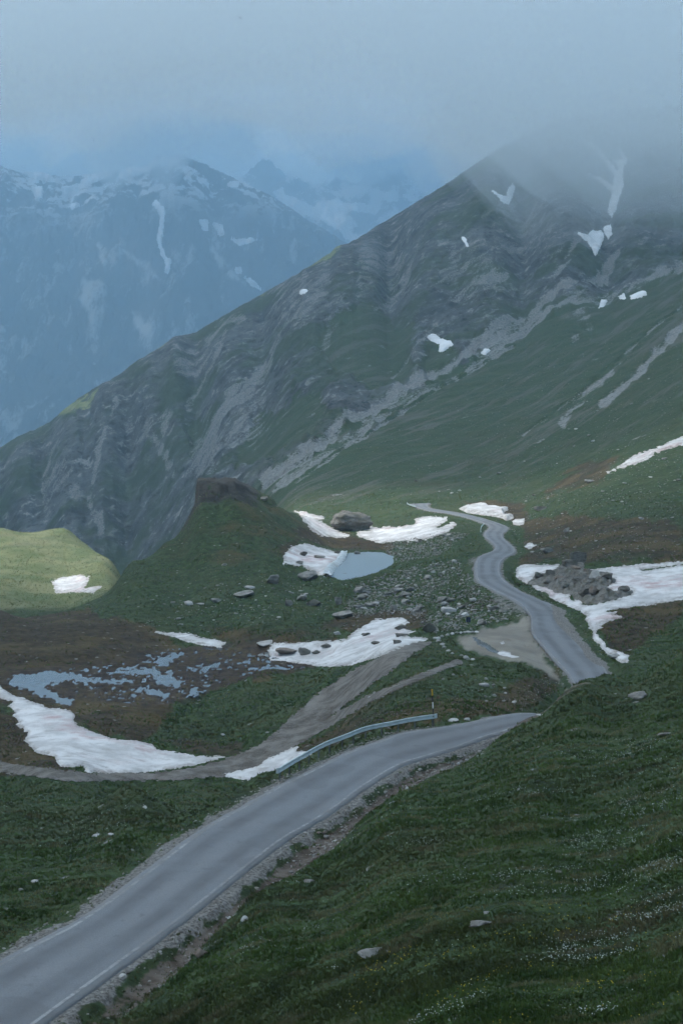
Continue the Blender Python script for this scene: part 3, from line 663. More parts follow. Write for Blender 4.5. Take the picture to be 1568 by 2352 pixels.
cloud_layer(0.045, 0.0010, 261, 430, 'denser grey cloud above the summits')

# the same slope carried on under and behind the viewpoint
gx_, gy_ = np.meshgrid(np.arange(-24, 40.1, .5), np.arange(-16, 24.1, .5))
pz = -5.3 + .8 * np.clip(gx_ - 6, -16, 12) - .31 * (gy_ - 12) + .25 * fbm(gx_ / 3, gy_ / 3, 3, 611)
th_ = T.h(gx_, np.maximum(gy_, 9.2))
ins_ = (gy_ > 9) & (np.abs(gx_) < gy_ * 1.4)
blend_ = sstep(9, 13, gy_) * sstep(gy_ * 1.55, gy_ * 1.2, np.abs(gx_))
pz = np.where(ins_, np.minimum(pz, th_) * (1 - blend_) + th_ * blend_, pz) - .35
pz = np.maximum(pz, -20.5)
pz = np.where(gx_ < -6, np.minimum(pz, -19.5 + .5 * np.clip(gx_ + 24, 0, 20)), pz)
zero_ = np.zeros(gx_.size)
ns = mesh_np('near_hillside', np.stack([gx_.ravel(), gy_.ravel(), pz.ravel()], 1), grid_faces(*gx_.shape), M_ground, True, None, {k_: zero_ for k_ in attrs})
tag(ns, 'steep grass slope under the viewpoint', kind='structure')

# ------------------------------------------------------------------ road
def asphalt(name, base, line=False):
    m = NT(name)
    a = m.noise(14, 4, .7); b_ = m.noise(0.35, 5, .6); d = m.noise(1.6, 5, .65)
    k0, k1 = base
    c = m.mix(m.ramp(a, .3, .7), k0, k1)
    c = m.mix(m.ramp(b_, .42, .66, 0, .30), c, (0.25, 0.256, 0.264))
    c = m.mix(m.ramp(d, .58, .72, 0, .35), c, (0.075, 0.078, 0.084))
    tr = m.attr('track'); c = m.mix(m.math('MULTIPLY', tr, m.ramp(b_, .3, .7, .4, .85)), c, (0.090, 0.095, 0.103))
    pa = m.noise(.12, 2, .4); c = m.mix(m.ramp(pa, .57, .585, 0, .30), c, (0.095, 0.099, 0.106))
    ed = m.math('ADD', m.attr('edge'), m.ramp(d, .3, .7, -.3, .3))
    c = m.mix(m.ramp(ed, .5, .9, 0, .7), c, (0.19, 0.19, 0.19))
    if line:
        wear = m.math('MULTIPLY', m.ramp(m.noise(2.2, 5, .7), .40, .62), m.ramp(m.noise(.23, 3), .35, .62, .1, .7))
        c = m.mix(wear, c, (0.36, 0.37, 0.38))
    return m.done(c, m.ramp(b_, .3, .7, .62, .82), m.bump(a, .25, .01))
M_road = asphalt('worn_asphalt', ((0.136, 0.146, 0.158), (0.190, 0.203, 0.217)))
M_line = asphalt('worn_edge_paint', ((0.14, 0.145, 0.152), (0.19, 0.196, 0.205)), True)
NS = 13
def ribbon(name, L, Rr, mat, ts, lift=0.0, skirt=0.0, crown=0.04, parent=None):
    n = len(L); V = []; A = []; E = []
    for i in range(n):
        for t in ts:
            p = L[i] * (1 - t) + Rr[i] * t
            z = p[2] + crown * (1 - (2 * t - 1) ** 2) + lift
            V.append((p[0], p[1], z)); A.append(max(math.exp(-((t - .28) / .09) ** 2), math.exp(-((t - .72) / .09) ** 2))); E.append(abs(2 * t - 1) ** 6)
    k = len(ts)
    f = grid_faces(n, k)
    V = np.array(V); A = np.array(A); E = np.array(E)
    if skirt:
        lo = np.r_[np.arange(n) * k]; ro = lo + k - 1; N0 = len(V)
        vl = V[lo].copy(); vr = V[ro].copy()
        dl = (V[lo] - V[ro]); dl /= np.linalg.norm(dl, axis=1)[:, None]
        vl += dl * 0.06; vr -= dl * 0.06; vl[:, 2] -= skirt; vr[:, 2] -= skirt
        V = np.r_[V, vl, vr]; A = np.r_[A, np.zeros(2 * n)]; E = np.r_[E, np.zeros(2 * n)]
        i = np.arange(n - 1)
        f = np.r_[f, np.stack([N0 + i, lo[i], lo[i + 1], N0 + i + 1], 1), np.stack([ro[i], N0 + n + i, N0 + n + i + 1, ro[i + 1]], 1)]
    return mesh_np(name, V, f, mat, True, parent, {'track': A, 'edge': E})
rag_l = fbm(np.arange(len(Ledge)) / 3.1, np.zeros(len(Ledge)), 3, 301)[:, None]; rag_r = fbm(np.arange(len(Ledge)) / 3.1, np.ones(len(Ledge)) * 9, 3, 302)[:, None]
un = (Ledge - Redge); un /= np.linalg.norm(un, axis=1)[:, None]
Lr = Ledge + un * 0.09 * rag_l; Rr_ = Redge + un * 0.09 * rag_r
# finer stations
def refine(P, k=3): return catmull([tuple(p) for p in P], k)
Lr, Rr_ = refine(Lr), refine(Rr_)
road = ribbon('road', Lr, Rr_, M_road, np.linspace(0, 1, NS), 0, .16)
tag(road, 'narrow grey asphalt mountain road winding through the valley', kind='structure')
Lf, Rf = refine(Ledge), refine(Redge)
unf = (Lf - Rf); wf = np.linalg.norm(unf, axis=1)[:, None]; unf /= wf
for nm, sgn in (('edge_line', 1), ('edge_line', -1)):
    base = Lf if sgn > 0 else Rf
    o = ribbon(nm, base - sgn * unf * 0.26, base - sgn * unf * 0.42, M_line, [0, 1], 0.022, 0, 0.0, road)

# ------------------------------------------------------------------ patches that lie on the ground
def patch(name, S, poly, mat, thick, g=2.2, rag=2.5, ragscale=9, y0=0, y1=1e9, seed=1, edge=4.0, holes=(), bumpy=0.12, lift=0.0, parent=None):
    xs = [p[0] for p in poly]; ys = [p[1] for p in poly]
    gx = np.arange(min(xs) - 4 * g, max(xs) + 4 * g, g); gy = np.arange(min(ys) - 4 * g * .6, max(ys) + 4 * g * .6, g * .6)
    A, B = np.meshgrid(gx, gy)
    s = sdf_poly(A.ravel(), B.ravel(), poly) + rag * fbm(A.ravel() / ragscale, B.ravel() / (ragscale * .35), 5, seed, .6)
    for hp in holes: s = np.minimum(s, -sdf_poly(A.ravel(), B.ravel(), hp) + rag * .6 * fbm(A.ravel() / 5, B.ravel() / 3, 3, seed + 9))
    Xh, Yh, Zh, ok = S.hit(A.ravel(), B.ravel(), y0, y1)
    k = sstep(-.3 * edge, edge, s)
    zo = -0.25 * thick * (1 - sstep(-2.0, 0, s)) + thick * k + lift
    zo = zo + bumpy * thick * k * fbm(Xh / (thick * 6), Yh / (thick * 6), 3, seed + 4)
    Zv = Zh + zo
    nr, nc = A.shape
    f = grid_faces(nr, nc)
    sv = s
    keep = (sv[f].max(1) > -1.2) & ok[f].all(1) & ((Yh[f].max(1) / Yh[f].min(1)) < 1.05)
    km = keep.reshape(nr - 1, nc - 1); lab_ = np.zeros(km.shape, int); nl = 0; bestn, bestl = 0, 0
    for (r_, c_) in np.argwhere(km):
        if lab_[r_, c_]: continue
        nl += 1; st_ = [(r_, c_)]; lab_[r_, c_] = nl; cnt = 0
        while st_:
            a_, b2 = st_.pop(); cnt += 1
            for da, db in ((1, 0), (-1, 0), (0, 1), (0, -1)):
                e_, g_ = a_ + da, b2 + db
                if 0 <= e_ < km.shape[0] and 0 <= g_ < km.shape[1] and km[e_, g_] and not lab_[e_, g_]: lab_[e_, g_] = nl; st_.append((e_, g_))
        if cnt > bestn: bestn, bestl = cnt, nl
    keep &= (lab_ == bestl).ravel()
    f = f[keep]
    if not len(f): print('EMPTY PATCH', name, poly[0]); return None
    used, inv = np.unique(f.ravel(), return_inverse=True)
    V = np.stack([Xh, Yh, Zv], 1)[used]
    cen = V.mean(0); cen[2] = V[:, 2].min()
    o = mesh_np(name, V - cen, inv.reshape(-1, 4)[:, ::-1], mat, True, parent, {'rim': 1 - sstep(0, 9, s + 4 * fbm(A.ravel() / 4, B.ravel() / 2, 2, seed + 3))[used]})
    o.location = cen
    return o

m = NT('old_snow')
a = m.noise(0.22, 7, .66); b_ = m.noise(0.55, 8, .74, m.map((.7, 1.2, 1), (0, 0, R(25)))); d = m.noise(.06, 4, .5); e = m.noise(9, 3, .6)
c = m.mix(m.ramp(a, .40, .62), (0.66, 0.655, 0.65), (0.44, 0.435, 0.43))
c = m.mix(m.ramp(b_, .50, .64, 0, .75), c, (0.33, 0.315, 0.30))
c = m.mix(m.math('MULTIPLY', m.ramp(d, .50, .64), m.ramp(b_, .42, .60, 0, .7)), c, (0.46, 0.29, 0.29))
c = m.mix(m.ramp(e, .60, .72, 0, .5), c, (0.36, 0.34, 0.31))
m.b.inputs['Subsurface Weight'].default_value = 0.0
c = m.mix(m.math('MULTIPLY', m.attr('rim'), m.ramp(b_, .35, .6, .1, .7)), c, (0.20, 0.18, 0.155))
M_snow = m.done(c, .6, m.bump(b_, .5, .18))
m = NT('pale_far_snow'); a = m.noise(0.03, 6, .65); M_snowfar = m.done(m.mix(m.ramp(a, .4, .65), (0.86, 0.86, 0.86), (0.62, 0.62, 0.62)), .7)
m = NT('rotten_ice'); a = m.noise(0.8, 5, .6, m.map((.5, 1.6, 1))); M_ice = m.done(m.mix(m.ramp(a, .4, .62), (0.60, 0.66, 0.69), (0.40, 0.42, 0.41)), .35)

def c6(pts): return [(x * .5, 1254.4 + y * .5) for x, y in pts]
def c5(pts): return [(x * .62 + 595.8, y * .62 + 1066.2) for x, y in pts]
def c6b(pts): return [(x * .24 + 564.5, y * .24 + 1129) for x, y in pts]
def c4(pts): return [(x * .22 + 909.4, y * .22 + 1129) for x, y in pts]
def c5e(pts): return [(x * .26 + 1160.3, y * .26 + 1241.9) for x, y in pts]
def c4b(pts): return [(x * .5 + 784, y * .5 + 815.4) for x, y in pts]
def c7(pts): return [(x * .5 + 595.8, y * .5 + 1442.6) for x, y in pts]
def c2(pts): return [(x * .5 + 784, y * .5 + 250.9) for x, y in pts]
def c1(pts): return [(x * .5, y * .5 + 250.9) for x, y in pts]

snow_list = [
 (c6([(-160, 600), (0, 640), (50, 680), (120, 705), (200, 730), (215, 745), (300, 750), (345, 765), (340, 800), (360, 825), (430, 855), (510, 885), (620, 895), (690, 910), (730, 935), (810, 950), (910, 965), (1040, 967),
      (960, 990), (850, 1015), (700, 1035), (540, 1045), (400, 1040), (380, 1010), (280, 1015), (250, 965), (170, 950), (150, 925), (115, 895), (130, 860), (80, 820), (90, 800), (55, 775), (80, 760), (40, 735), (60, 715), (0, 700), (-160, 680)]),
  .5, 100, 200, 'large dirty white snowfield with pink streaks beside the marsh on the left', 2.2),
 (c6([(1020, 1045), (1130, 1020), (1200, 1000), (1215, 975), (1290, 950), (1340, 925), (1370, 920), (1360, 945), (1430, 945), (1440, 985), (1400, 1040), (1340, 1080), (1150, 1080), (1040, 1060)]), .45, 100, 160, 'snow patch between the dirt track and the steel guardrail', 1.6),
 (c6([(705, 395), (800, 400), (870, 400), (920, 420), (1000, 435), (1035, 445), (1015, 465), (930, 455), (860, 440), (800, 415)]), .3, 150, 260, 'thin tapering snow strip at the upper edge of the marsh', 1.6),
 (c5([(40, 725), (30, 690), (50, 665), (180, 660), (250, 655), (320, 650), (350, 620), (400, 590), (430, 575), (530, 568), (555, 585), (520, 605), (555, 615), (575, 620), (530, 640), (600, 640), (620, 648), (540, 680), (420, 720), (330, 745), (240, 750), (120, 735)]),
  .4, 140, 240, 'broad snow patch dotted with grey rocks below the boulder field', 2),
 (c6b([(475, 190), (600, 205), (690, 235), (750, 250), (745, 270), (680, 268), (760, 310), (850, 365), (980, 415), (960, 440), (870, 440), (740, 425), (660, 395), (605, 350), (595, 310), (550, 280), (530, 240)]), .4, 250, 420, 'curved snow tongue on the right foot of the dark knoll', 1.3),
 (c6b([(365, 690), (360, 630), (390, 570), (440, 525), (560, 500), (700, 530), (780, 560), (960, 590), (900, 630), (870, 680), (800, 720), (760, 800), (700, 800), (600, 745), (540, 715), (450, 700)]), .4, 225, 340, 'snow patch with dark rocks sliding into the pale pond', 1.4),
 (c6b([(1060, 400), (1090, 375), (1190, 370), (1180, 325), (1250, 345), (1440, 335)]) + c4([(0, 365), (150, 350), (200, 330), (200, 295), (250, 265), (380, 265), (520, 270), (530, 290), (490, 325), (410, 375), (480, 370), (590, 315), (635, 335), (600, 380), (520, 430), (400, 475), (300, 500), (150, 515), (0, 520)]) + c6b([(1300, 490), (1200, 470), (1080, 440)]),
  .4, 250, 420, 'forked snow patch stretching from the big boulder towards the road', 1.3),
 (c4([(660, 180), (740, 150), (880, 125), (940, 130), (960, 155), (1040, 155), (1080, 170), (1160, 165), (1165, 190), (1120, 215), (1130, 245), (1215, 245), (1225, 275), (1150, 305), (1110, 280), (1040, 265), (950, 250), (850, 240), (740, 220)]), .9, 280, 430, 'thick snow bank right above the far road bend', 1.2),
 (c4([(1215, 310), (1240, 290), (1335, 285), (1330, 340), (1270, 355), (1225, 345)]), .6, 260, 430, 'small square snow remnant beside the thick snow bank', 1.1),
 (c4([(1340, 575), (1370, 545), (1420, 535), (1430, 560), (1465, 560), (1380, 605), (1370, 590)]), .4, 220, 330, 'tiny snow remnant right of the road bends', 1.0),
 (c5e([(95, 240), (150, 210), (300, 212), (470, 212), (460, 260), (400, 290), (300, 300), (265, 300), (250, 330), (190, 380), (130, 350), (95, 320)]), .5, 170, 260, 'blunt snow patch between the road and the rock outcrop', 1.4),
 (c5e([(700, 255), (860, 250), (1100, 220), (1300, 200), (1568, 182), (1850, 160), (1850, 500), (1568, 515), (1300, 560), (1000, 600), (890, 625), (980, 630), (950, 655), (1040, 675), (960, 700), (880, 725), (820, 755), (860, 765), (800, 785), (800, 820), (830, 850), (885, 910),
       (880, 940), (940, 965), (1030, 990), (1085, 1020), (1085, 1065), (1020, 1080), (960, 1040), (900, 1000), (850, 960), (830, 920), (790, 890), (770, 850), (775, 800), (740, 770), (710, 700), (720, 670), (660, 620), (560, 580), (480, 540), (400, 500), (330, 450), (220, 410),
       (260, 395), (340, 405), (440, 440), (430, 465), (590, 465), (540, 500), (590, 530), (680, 525), (670, 560), (730, 570), (900, 540), (1000, 515), (1120, 470), (1130, 450), (1090, 435), (980, 455), (880, 420), (960, 370), (970, 340), (880, 300), (800, 295), (740, 280)]),
  .5, 130, 260, 'large snowfield with a long tail right of the road', 1.7),
 (c4b([(1220, 540), (1290, 500), (1340, 460), (1450, 425), (1568, 370), (1680, 310), (1680, 360), (1568, 410), (1500, 430), (1440, 450), (1400, 480), (1350, 500), (1310, 512), (1270, 525)]), .7, 240, 480, 'slanting snow strip high on the right-hand slope', 1.6),
 (c6([(240, 165), (270, 150), (360, 130), (410, 140), (400, 175), (385, 190), (465, 188), (430, 212), (340, 210), (290, 215), (260, 220), (255, 195)]), .5, 280, 420, 'bright snow patch in the hollow of the sunlit hill', 1.4),
 (c7([(1090, 110), (1120, 105), (1150, 112), (1155, 125), (1190, 132), (1160, 137), (1120, 127), (1095, 120)]), .35, 130, 200, 'small oval snow remnant on the gravel lay-by', .9),
 (c7([(1105, 65), (1118, 62), (1125, 70), (1112, 74)]), .3, 130, 200, 'tiny round snow lump on the gravel lay-by', .8),
]
for i, (poly, th, y0, y1, lab, g) in enumerate(snow_list):
    hs = []
    if i == 11: hs = [c5e([(1190, 255), (1350, 235), (1568, 205), (1568, 215), (1400, 240), (1220, 272)])]
    o = patch('snow_patch', T, poly, M_snow, th * (.8 if i == 7 else .26), g * .85, 5.5 if g > 1.2 else 1.8, 9, y0, y1, 400 + i * 7, 5.0, hs)
    if o: tag(o, lab, 'snow patch', 'snow patches of the valley')
mt = [
 ([(980, 772), (1000, 770), (1010, 780), (1035, 785), (1040, 792), (1015, 810), (1008, 805), (1010, 790), (990, 785)], 'forked snow patch low on the grey rock face'),
 (c2([(1075, 565), (1130, 580), (1150, 560), (1190, 562), (1205, 580), (1190, 625), (1165, 680), (1155, 650), (1130, 610)]), 'triangular snow patch under the snow gully'),
 (c2([(1200, 545), (1235, 530), (1240, 570), (1225, 600), (1205, 570)]), 'small snow wedge at the bottom end of the snow gully'),
 (c2([(1240, 500), (1222, 470), (1232, 420), (1240, 385), (1195, 340), (1135, 298), (1200, 322), (1246, 355), (1247, 330), (1252, 305), (1200, 232), (1155, 180), (1105, 140), (1168, 168), (1220, 230), (1265, 285), (1272, 270), (1250, 235), (1290, 232), (1270, 170), (1312, 230), (1294, 270), (1290, 310), (1294, 350), (1275, 400), (1258, 460)]), 'long branching snow gully fading into the cloud'),
 (c2([(690, 375), (755, 405), (765, 370), (785, 340), (796, 360), (784, 400), (768, 438), (740, 428)]), 'hooked snow streak high on the rock face'),
 (c2([(1180, 912), (1192, 880), (1222, 878), (1208, 905)]), 'small square snow spot beside the scree'),
 (c2([(1325, 860), (1350, 850), (1380, 838), (1405, 848), (1380, 862), (1330, 872)]), 'flat snow spot above the right-hand slope'),
 (c2([(1268, 860), (1295, 853), (1303, 870), (1280, 870)]), 'smaller snow spot left of the flat one'),
 (c2([(640, 1122), (660, 1104), (688, 1108), (662, 1127)]), 'little snow spot at the edge of the scree'),
 (c2([(550, 588), (562, 590), (582, 632), (566, 618)]), 'thin snow sliver in the middle of the rock face'),
 (c1([(1372, 838), (1392, 828), (1412, 834), (1400, 847), (1380, 850)]), 'lone round snow spot near the grassy ridge'),
 ([(1062, 548), (1068, 548), (1075, 566), (1070, 564)], 'short snow dash on the upper rock face'),
]
for i, (poly, lab) in enumerate(mt):
    o = patch('snow_patch', T, poly, M_snowfar, 1.2, 1.0, 3.6, 8, 500, 2200, 600 + i * 7, 1.6)
    if o: tag(o, lab, 'snow patch', 'snow patches on the mountain flank')
fs = [
 (SA, c1([(95, 285), (140, 275), (240, 318), (255, 335), (180, 325), (110, 300)]), 'slanting snow ledge on the far mountain at upper left'),
 (SA, c1([(148, 365), (197, 363), (192, 415), (165, 408)]), 'blocky snow spot at left in the far snow bowl'),
 (SA, c1([(280, 370), (350, 353), (420, 352), (360, 368), (290, 380)]), 'narrow snow band in the middle of the far bowl'),
 (SA, c1([(288, 390), (312, 393), (310, 417), (294, 406)]), 'small snow spot below the narrow band'),
 (SA, c1([(360, 345), (400, 320), (480, 290), (525, 295), (450, 330), (400, 350)]), 'long snow band leading up to the far peak'),
 (SA, c1([(545, 310), (600, 270), (690, 225), (712, 228), (690, 290), (640, 300), (590, 318), (555, 318)]), 'broad snow apron beside the far pointed peak'),
 (SA, c1([(315, 450), (350, 440), (365, 447), (335, 457)]), 'thin snow crescent at the bottom of the far bowl'),
 (SA, c1([(120, 325), (150, 325), (195, 340), (150, 342)]), 'faint snow dash above the blocky spot'),
 (SA, c1([(698, 440), (720, 428), (757, 470), (757, 500), (750, 550), (744, 600), (738, 620), (754, 660), (764, 690), (788, 705), (772, 757), (760, 752), (763, 710), (742, 670), (724, 605), (731, 550), (741, 500), (718, 455)]), 'long snow gully down the middle of the blue far mountain'),
 (SA, c1([(918, 518), (957, 518), (952, 557), (934, 555)]), 'left one of two snow spots on the blue mountain'),
 (SA, c1([(972, 522), (1020, 545), (1028, 575), (1010, 583), (988, 548)]), 'right one of two snow spots on the blue mountain'),
 (SA, c1([(1066, 600), (1085, 610), (1180, 600), (1140, 616), (1100, 626)]), 'dotted snow line on the blue mountain'),
 (SA, c1([(1078, 738), (1110, 736), (1108, 756), (1090, 752)]), 'tiny snow spot just above the grassy ridge line'),
 (SA, c1([(1116, 770), (1160, 795), (1198, 832), (1150, 806)]), 'thin slanting snow line above the grassy ridge'),
 (SA, c1([(755, 245), (800, 240), (812, 228), (814, 240), (790, 256)]), 'faint snow arc right under the far peak'),
 (SA, c1([(1045, 350), (1070, 340), (1105, 345), (1075, 362)]), 'faint snow dash on the right shoulder of the far peak'),
 (SB, [(627, 443), (648, 434), (655, 451), (675, 456), (720, 478), (735, 466), (765, 463), (775, 455), (790, 470), (830, 470), (870, 482), (860, 492), (800, 482), (790, 500), (820, 520), (800, 528), (814, 548), (795, 552), (780, 530), (760, 520), (740, 505), (700, 495), (670, 480), (645, 465)], 'jagged snowfield on the distant range behind the ridge'),
 (SB, [(868, 445), (895, 446), (914, 462), (890, 464)], 'small snowfield half hidden by the grassy ridge'),
 (SB, [(925, 450), (945, 448), (962, 458), (945, 466)], 'small snow triangle touching the grassy ridge'),
 (SB, [(1000, 372), (1040, 366), (1075, 364), (1095, 372), (1050, 386), (1005, 390)], 'bright snow band in the cloud above the ridge'),
 (SB, [(1012, 352), (1040, 346), (1062, 352), (1040, 362), (1015, 360)], 'pale snow band just under the cloud'),
]
for i, (S, poly, lab) in enumerate(fs):
    o = patch('snow_patch', S, poly, M_snowfar, 16.0, 1.0, 4.5, 8, 0, 1e9, 800 + i * 7, 1.2)
    if o: tag(o, lab, 'snow patch', 'snow patches on the far mountains')

# ------------------------------------------------------------------ water
def water_mat(name, c_, rough, sc_):
    m = NT(name); m.b.inputs['Specular IOR Level'].default_value = 0.5; m.b.inputs['IOR'].default_value = 1.33
    return m.done(c_, rough, m.bump(m.noise(sc_, 3, .5), .08, .03))
M_pond = water_mat('meltwater', (0.37, 0.46, 0.53), .12, 1.2)
M_marshw = water_mat('marsh_water', (0.15, 0.168, 0.178), .08, 1.5)
def sheet(name, poly, z, mat, grow):
    cxp = sum(p[0] for p in poly) / len(poly); cyp = sum(p[1] for p in poly) / len(poly)
    P = [flat(cxp + (x - cxp) * grow, cyp + (y - cyp) * grow, z) for x, y in poly]
    bm = bmesh.new(); vs_ = [bm.verts.new(p) for p in P]; bm.faces.new(vs_); bmesh.ops.triangulate(bm, faces=bm.faces[:])
    bmesh.ops.recalc_face_normals(bm, faces=bm.faces[:])
    if sum(f.normal.z for f in bm.faces) < 0: bmesh.ops.reverse_faces(bm, faces=bm.faces[:])
    me = bpy.data.meshes.new(name); bm.to_mesh(me); bm.free(); me.materials.append(mat)
    o = bpy.data.objects.new(name, me); col.objects.link(o); return o
tag(sheet('pond_water', pond_poly, POND_Z, M_pond, 1.12), 'small pale blue meltwater pond below the dark knoll', kind='structure')
gx_ = np.arange(-60, 780, 2.2); gy_ = np.arange(1452, 1650, 1.3); A_, B_ = np.meshgrid(gx_, gy_)
pl_ = np.full(A_.shape, -99.0)
for q in pools: pl_ = np.maximum(pl_, sdf_poly(A_, B_, q))
pl_ = pl_ + 11 * fbm(A_ / 15, B_ / 6.0, 5, 81, .7) + 5 * fbm(A_ / 6.5, B_ / 4.0, 2, 83) - 4.5
pl_ = np.maximum(pl_, np.minimum(15 * fbm(A_ / 11, B_ / 4.2, 4, 90, .6) - 6.0, sdf_poly(A_, B_, bits_poly)))
pl_ = np.minimum(pl_, sdf_poly(A_, B_, marsh_poly) + 6)
f_ = grid_faces(*A_.shape); f_ = f_[pl_.ravel()[f_].max(1) > -3]
us_, inv_ = np.unique(f_.ravel(), return_inverse=True)
Yp = MARSH_Z * FP / (HY - B_.ravel()); Vp = np.stack([(A_.ravel() - CX) / FP * Yp, Yp, np.full(Yp.shape, MARSH_Z)], 1)[us_]
tag(mesh_np('marsh_water', Vp, inv_.reshape(-1, 4)[:, ::-1], M_marshw, True), 'shallow braided pools of the brown marsh', kind='structure')
ice = patch('ice_shelf', T, c6b([(745, 800), (800, 720), (870, 680), (925, 600), (965, 600), (940, 680), (880, 740), (810, 820)]), M_ice, .12, 1.2, 3, 6, 225, 320, 990, 2.0, lift=.02)
if ice: ice.location.z = max(ice.location.z, POND_Z - .06); tag(ice, 'grey rotten ice shelf at the left shore of the pond', 'ice', None)
m = NT('puddle_water'); m.b.inputs['Specular IOR Level'].default_value = .5; M_pud = m.done((0.11, 0.115, 0.115), .08)
pud = patch('puddle', T, c7([(985, 45), (1010, 60), (1040, 75), (1075, 95), (1090, 110), (1060, 105), (1030, 85), (1005, 75)]), M_pud, .02, 1.0, 4, 7, 130, 200, 995, 1.5, bumpy=0, lift=.03)
if pud: tag(pud, 'thin branching puddle on the gravel lay-by', 'puddle')

# ------------------------------------------------------------------ dirt track and foot path
m = NT('stony_track')
a = m.noise(.5, 6, .65); b_ = m.noise(5, 4, .7); d = m.noise(.8, 4, .6, m.map((.3, .3, .3)))
c = m.mix(m.ramp(a, .35, .65), (0.080, 0.072, 0.062), (0.175, 0.165, 0.150)); c = m.mix(m.ramp(b_, .5, .72, 0, .6), c, (0.24, 0.23, 0.21))
c = m.mix(m.ramp(d, .55, .7, 0, .6), c, (0.055, 0.047, 0.038))
M_track = m.done(c, .95, m.bump(b_, .5, .05))
trk = [(938, 1484), (895, 1500), (840, 1528), (790, 1555), (735, 1592), (690, 1632), (640, 1680), (600, 1712), (550, 1735), (505, 1750), (440, 1768), (350, 1779), (200, 1780), (100, 1768), (0, 1752), (-80, 1745),
       (-80, 1772), (0, 1772), (90, 1784), (150, 1793), (300, 1793), (420, 1790), (510, 1782), (590, 1762), (660, 1722), (705, 1690), (760, 1645), (800, 1612), (850, 1572), (890, 1545), (930, 1512), (968, 1488), (985, 1478), (960, 1474)]
o = patch('dirt_track', T, trk, M_track, .05, 1.8, 8.0, 10, 100, 200, 1001, 2.0, bumpy=.6, lift=.07)
tag(o, 'rutted stony dirt track descending into the marsh basin', kind='structure')
fp = [(985, 1542), (900, 1578), (840, 1602), (800, 1625), (760, 1648), (725, 1668), (690, 1690), (640, 1722), (655, 1724), (700, 1700), (745, 1674), (800, 1642), (850, 1612), (905, 1586), (960, 1562), (1000, 1545), (1060, 1522), (1050, 1518)]
o = patch('foot_path', T, fp, M_track, .04, 1.6, 6.0, 8, 98, 200, 1003, 2.0, bumpy=.6, lift=.05)
tag(o, 'faint stony foot path crossing the bank below the lay-by', kind='structure')

# ------------------------------------------------------------------ rocks
def ico(sub):
    bm = bmesh.new(); bmesh.ops.create_icosphere(bm, subdivisions=sub, radius=1.0)
    v = np.array([x.co for x in bm.verts]); f = np.array([[y.index for y in x.verts] for x in bm.faces]); bm.free(); return v, f
ICO = {k: ico(k) for k in (1, 2, 3, 4, 5)}
def rock_mesh(name, seed, sub, cuts=9, rough=.10, strata=0.0):
    r = np.random.default_rng(seed); v, f = ICO[sub]; v = v.copy()
    for _ in range(cuts):
        n = r.normal(size=3); n /= np.linalg.norm(n); d = r.uniform(.38, .8)
        t = v @ n - d; v -= np.outer(np.clip(t, 0, None), n) * 0.97
    ang = np.arctan2(v[:, 1], v[:, 0])
    v *= 1 + rough * (fbm(v[:, 0] * 2.2 + seed, v[:, 1] * 2.2 + v[:, 2] * 1.7, 3, seed))[:, None] + .5 * rough * (fbm(v[:, 0] * 7 + v[:, 2] * 6, v[:, 1] * 7 - v[:, 2] * 5, 2, seed + 2))[:, None]
    if strata: v[:, :2] *= (1 + strata * np.sign(np.sin(v[:, 2] * 13 + v[:, 0] * 3)))[:, None]
    v -= (v.max(0) + v.min(0)) / 2; v /= (v.max(0) - v.min(0)) / 2
    me = bpy.data.meshes.new(name)
    me.from_pydata(v.tolist(), [], f.tolist()); me.update(); me.polygons.foreach_set('use_smooth', np.full(len(f), sub >= 4)); return me
def rock_mat(name, a_, b_, lich):
    m = NT(name); tc = m.n.new('ShaderNodeTexCoord'); oi = m.n.new('ShaderNodeObjectInfo')
    n1 = m.noise(.9, 6, .68, m.map((1, 1, 2.6), (.3, .2, 0))); n2 = m.noise(4.5, 5, .7); n3 = m.noise(.35, 4)
    c = m.mix(m.ramp(n1, .32, .68), a_, b_)
    c = m.mix(m.ramp(n2, .55, .70, 0, .6), c, tuple(x * .38 for x in a_))
    c = m.mix(m.ramp(n3, .52, .66, 0, .6), c, lich)
    k = m.ramp(oi.outputs['Random'], 0, 1, .80, 1.22, False)
    h = m.n.new('ShaderNodeHueSaturation'); h.inputs['Saturation'].default_value = .9; m.put(h.inputs['Value'], k); m.put(h.inputs['Color'], c)
    return m.done(h.outputs[0], .92, m.bump(n2, .6, .12))
M_rk = rock_mat('grey_gneiss', (0.16, 0.157, 0.145), (0.34, 0.33, 0.305), (0.10, 0.105, 0.085))
M_rkd = rock_mat('dark_slate', (0.085, 0.082, 0.072), (0.19, 0.18, 0.16), (0.075, 0.080, 0.055))
M_rkp = rock_mat('pale_limestone', (0.36, 0.355, 0.34), (0.52, 0.51, 0.49), (0.30, 0.30, 0.27))
M_rkb = rock_mat('brown_schist', (0.12, 0.095, 0.075), (0.21, 0.175, 0.145), (0.13, 0.11, 0.09))
MATS = {'g': M_rk, 'd': M_rkd, 'p': M_rkp, 'b': M_rkb}
PROTO = {}
def proto(kind, k, sub):
    key = (kind, k, sub)
    if key not in PROTO:
        me = rock_mesh('boulder', 1000 + 37 * k + ord(kind), sub, 10, .10 if sub < 4 else .13, .03 if sub >= 4 else 0); me.materials.append(MATS[kind]); PROTO[key] = me
    return PROTO[key]
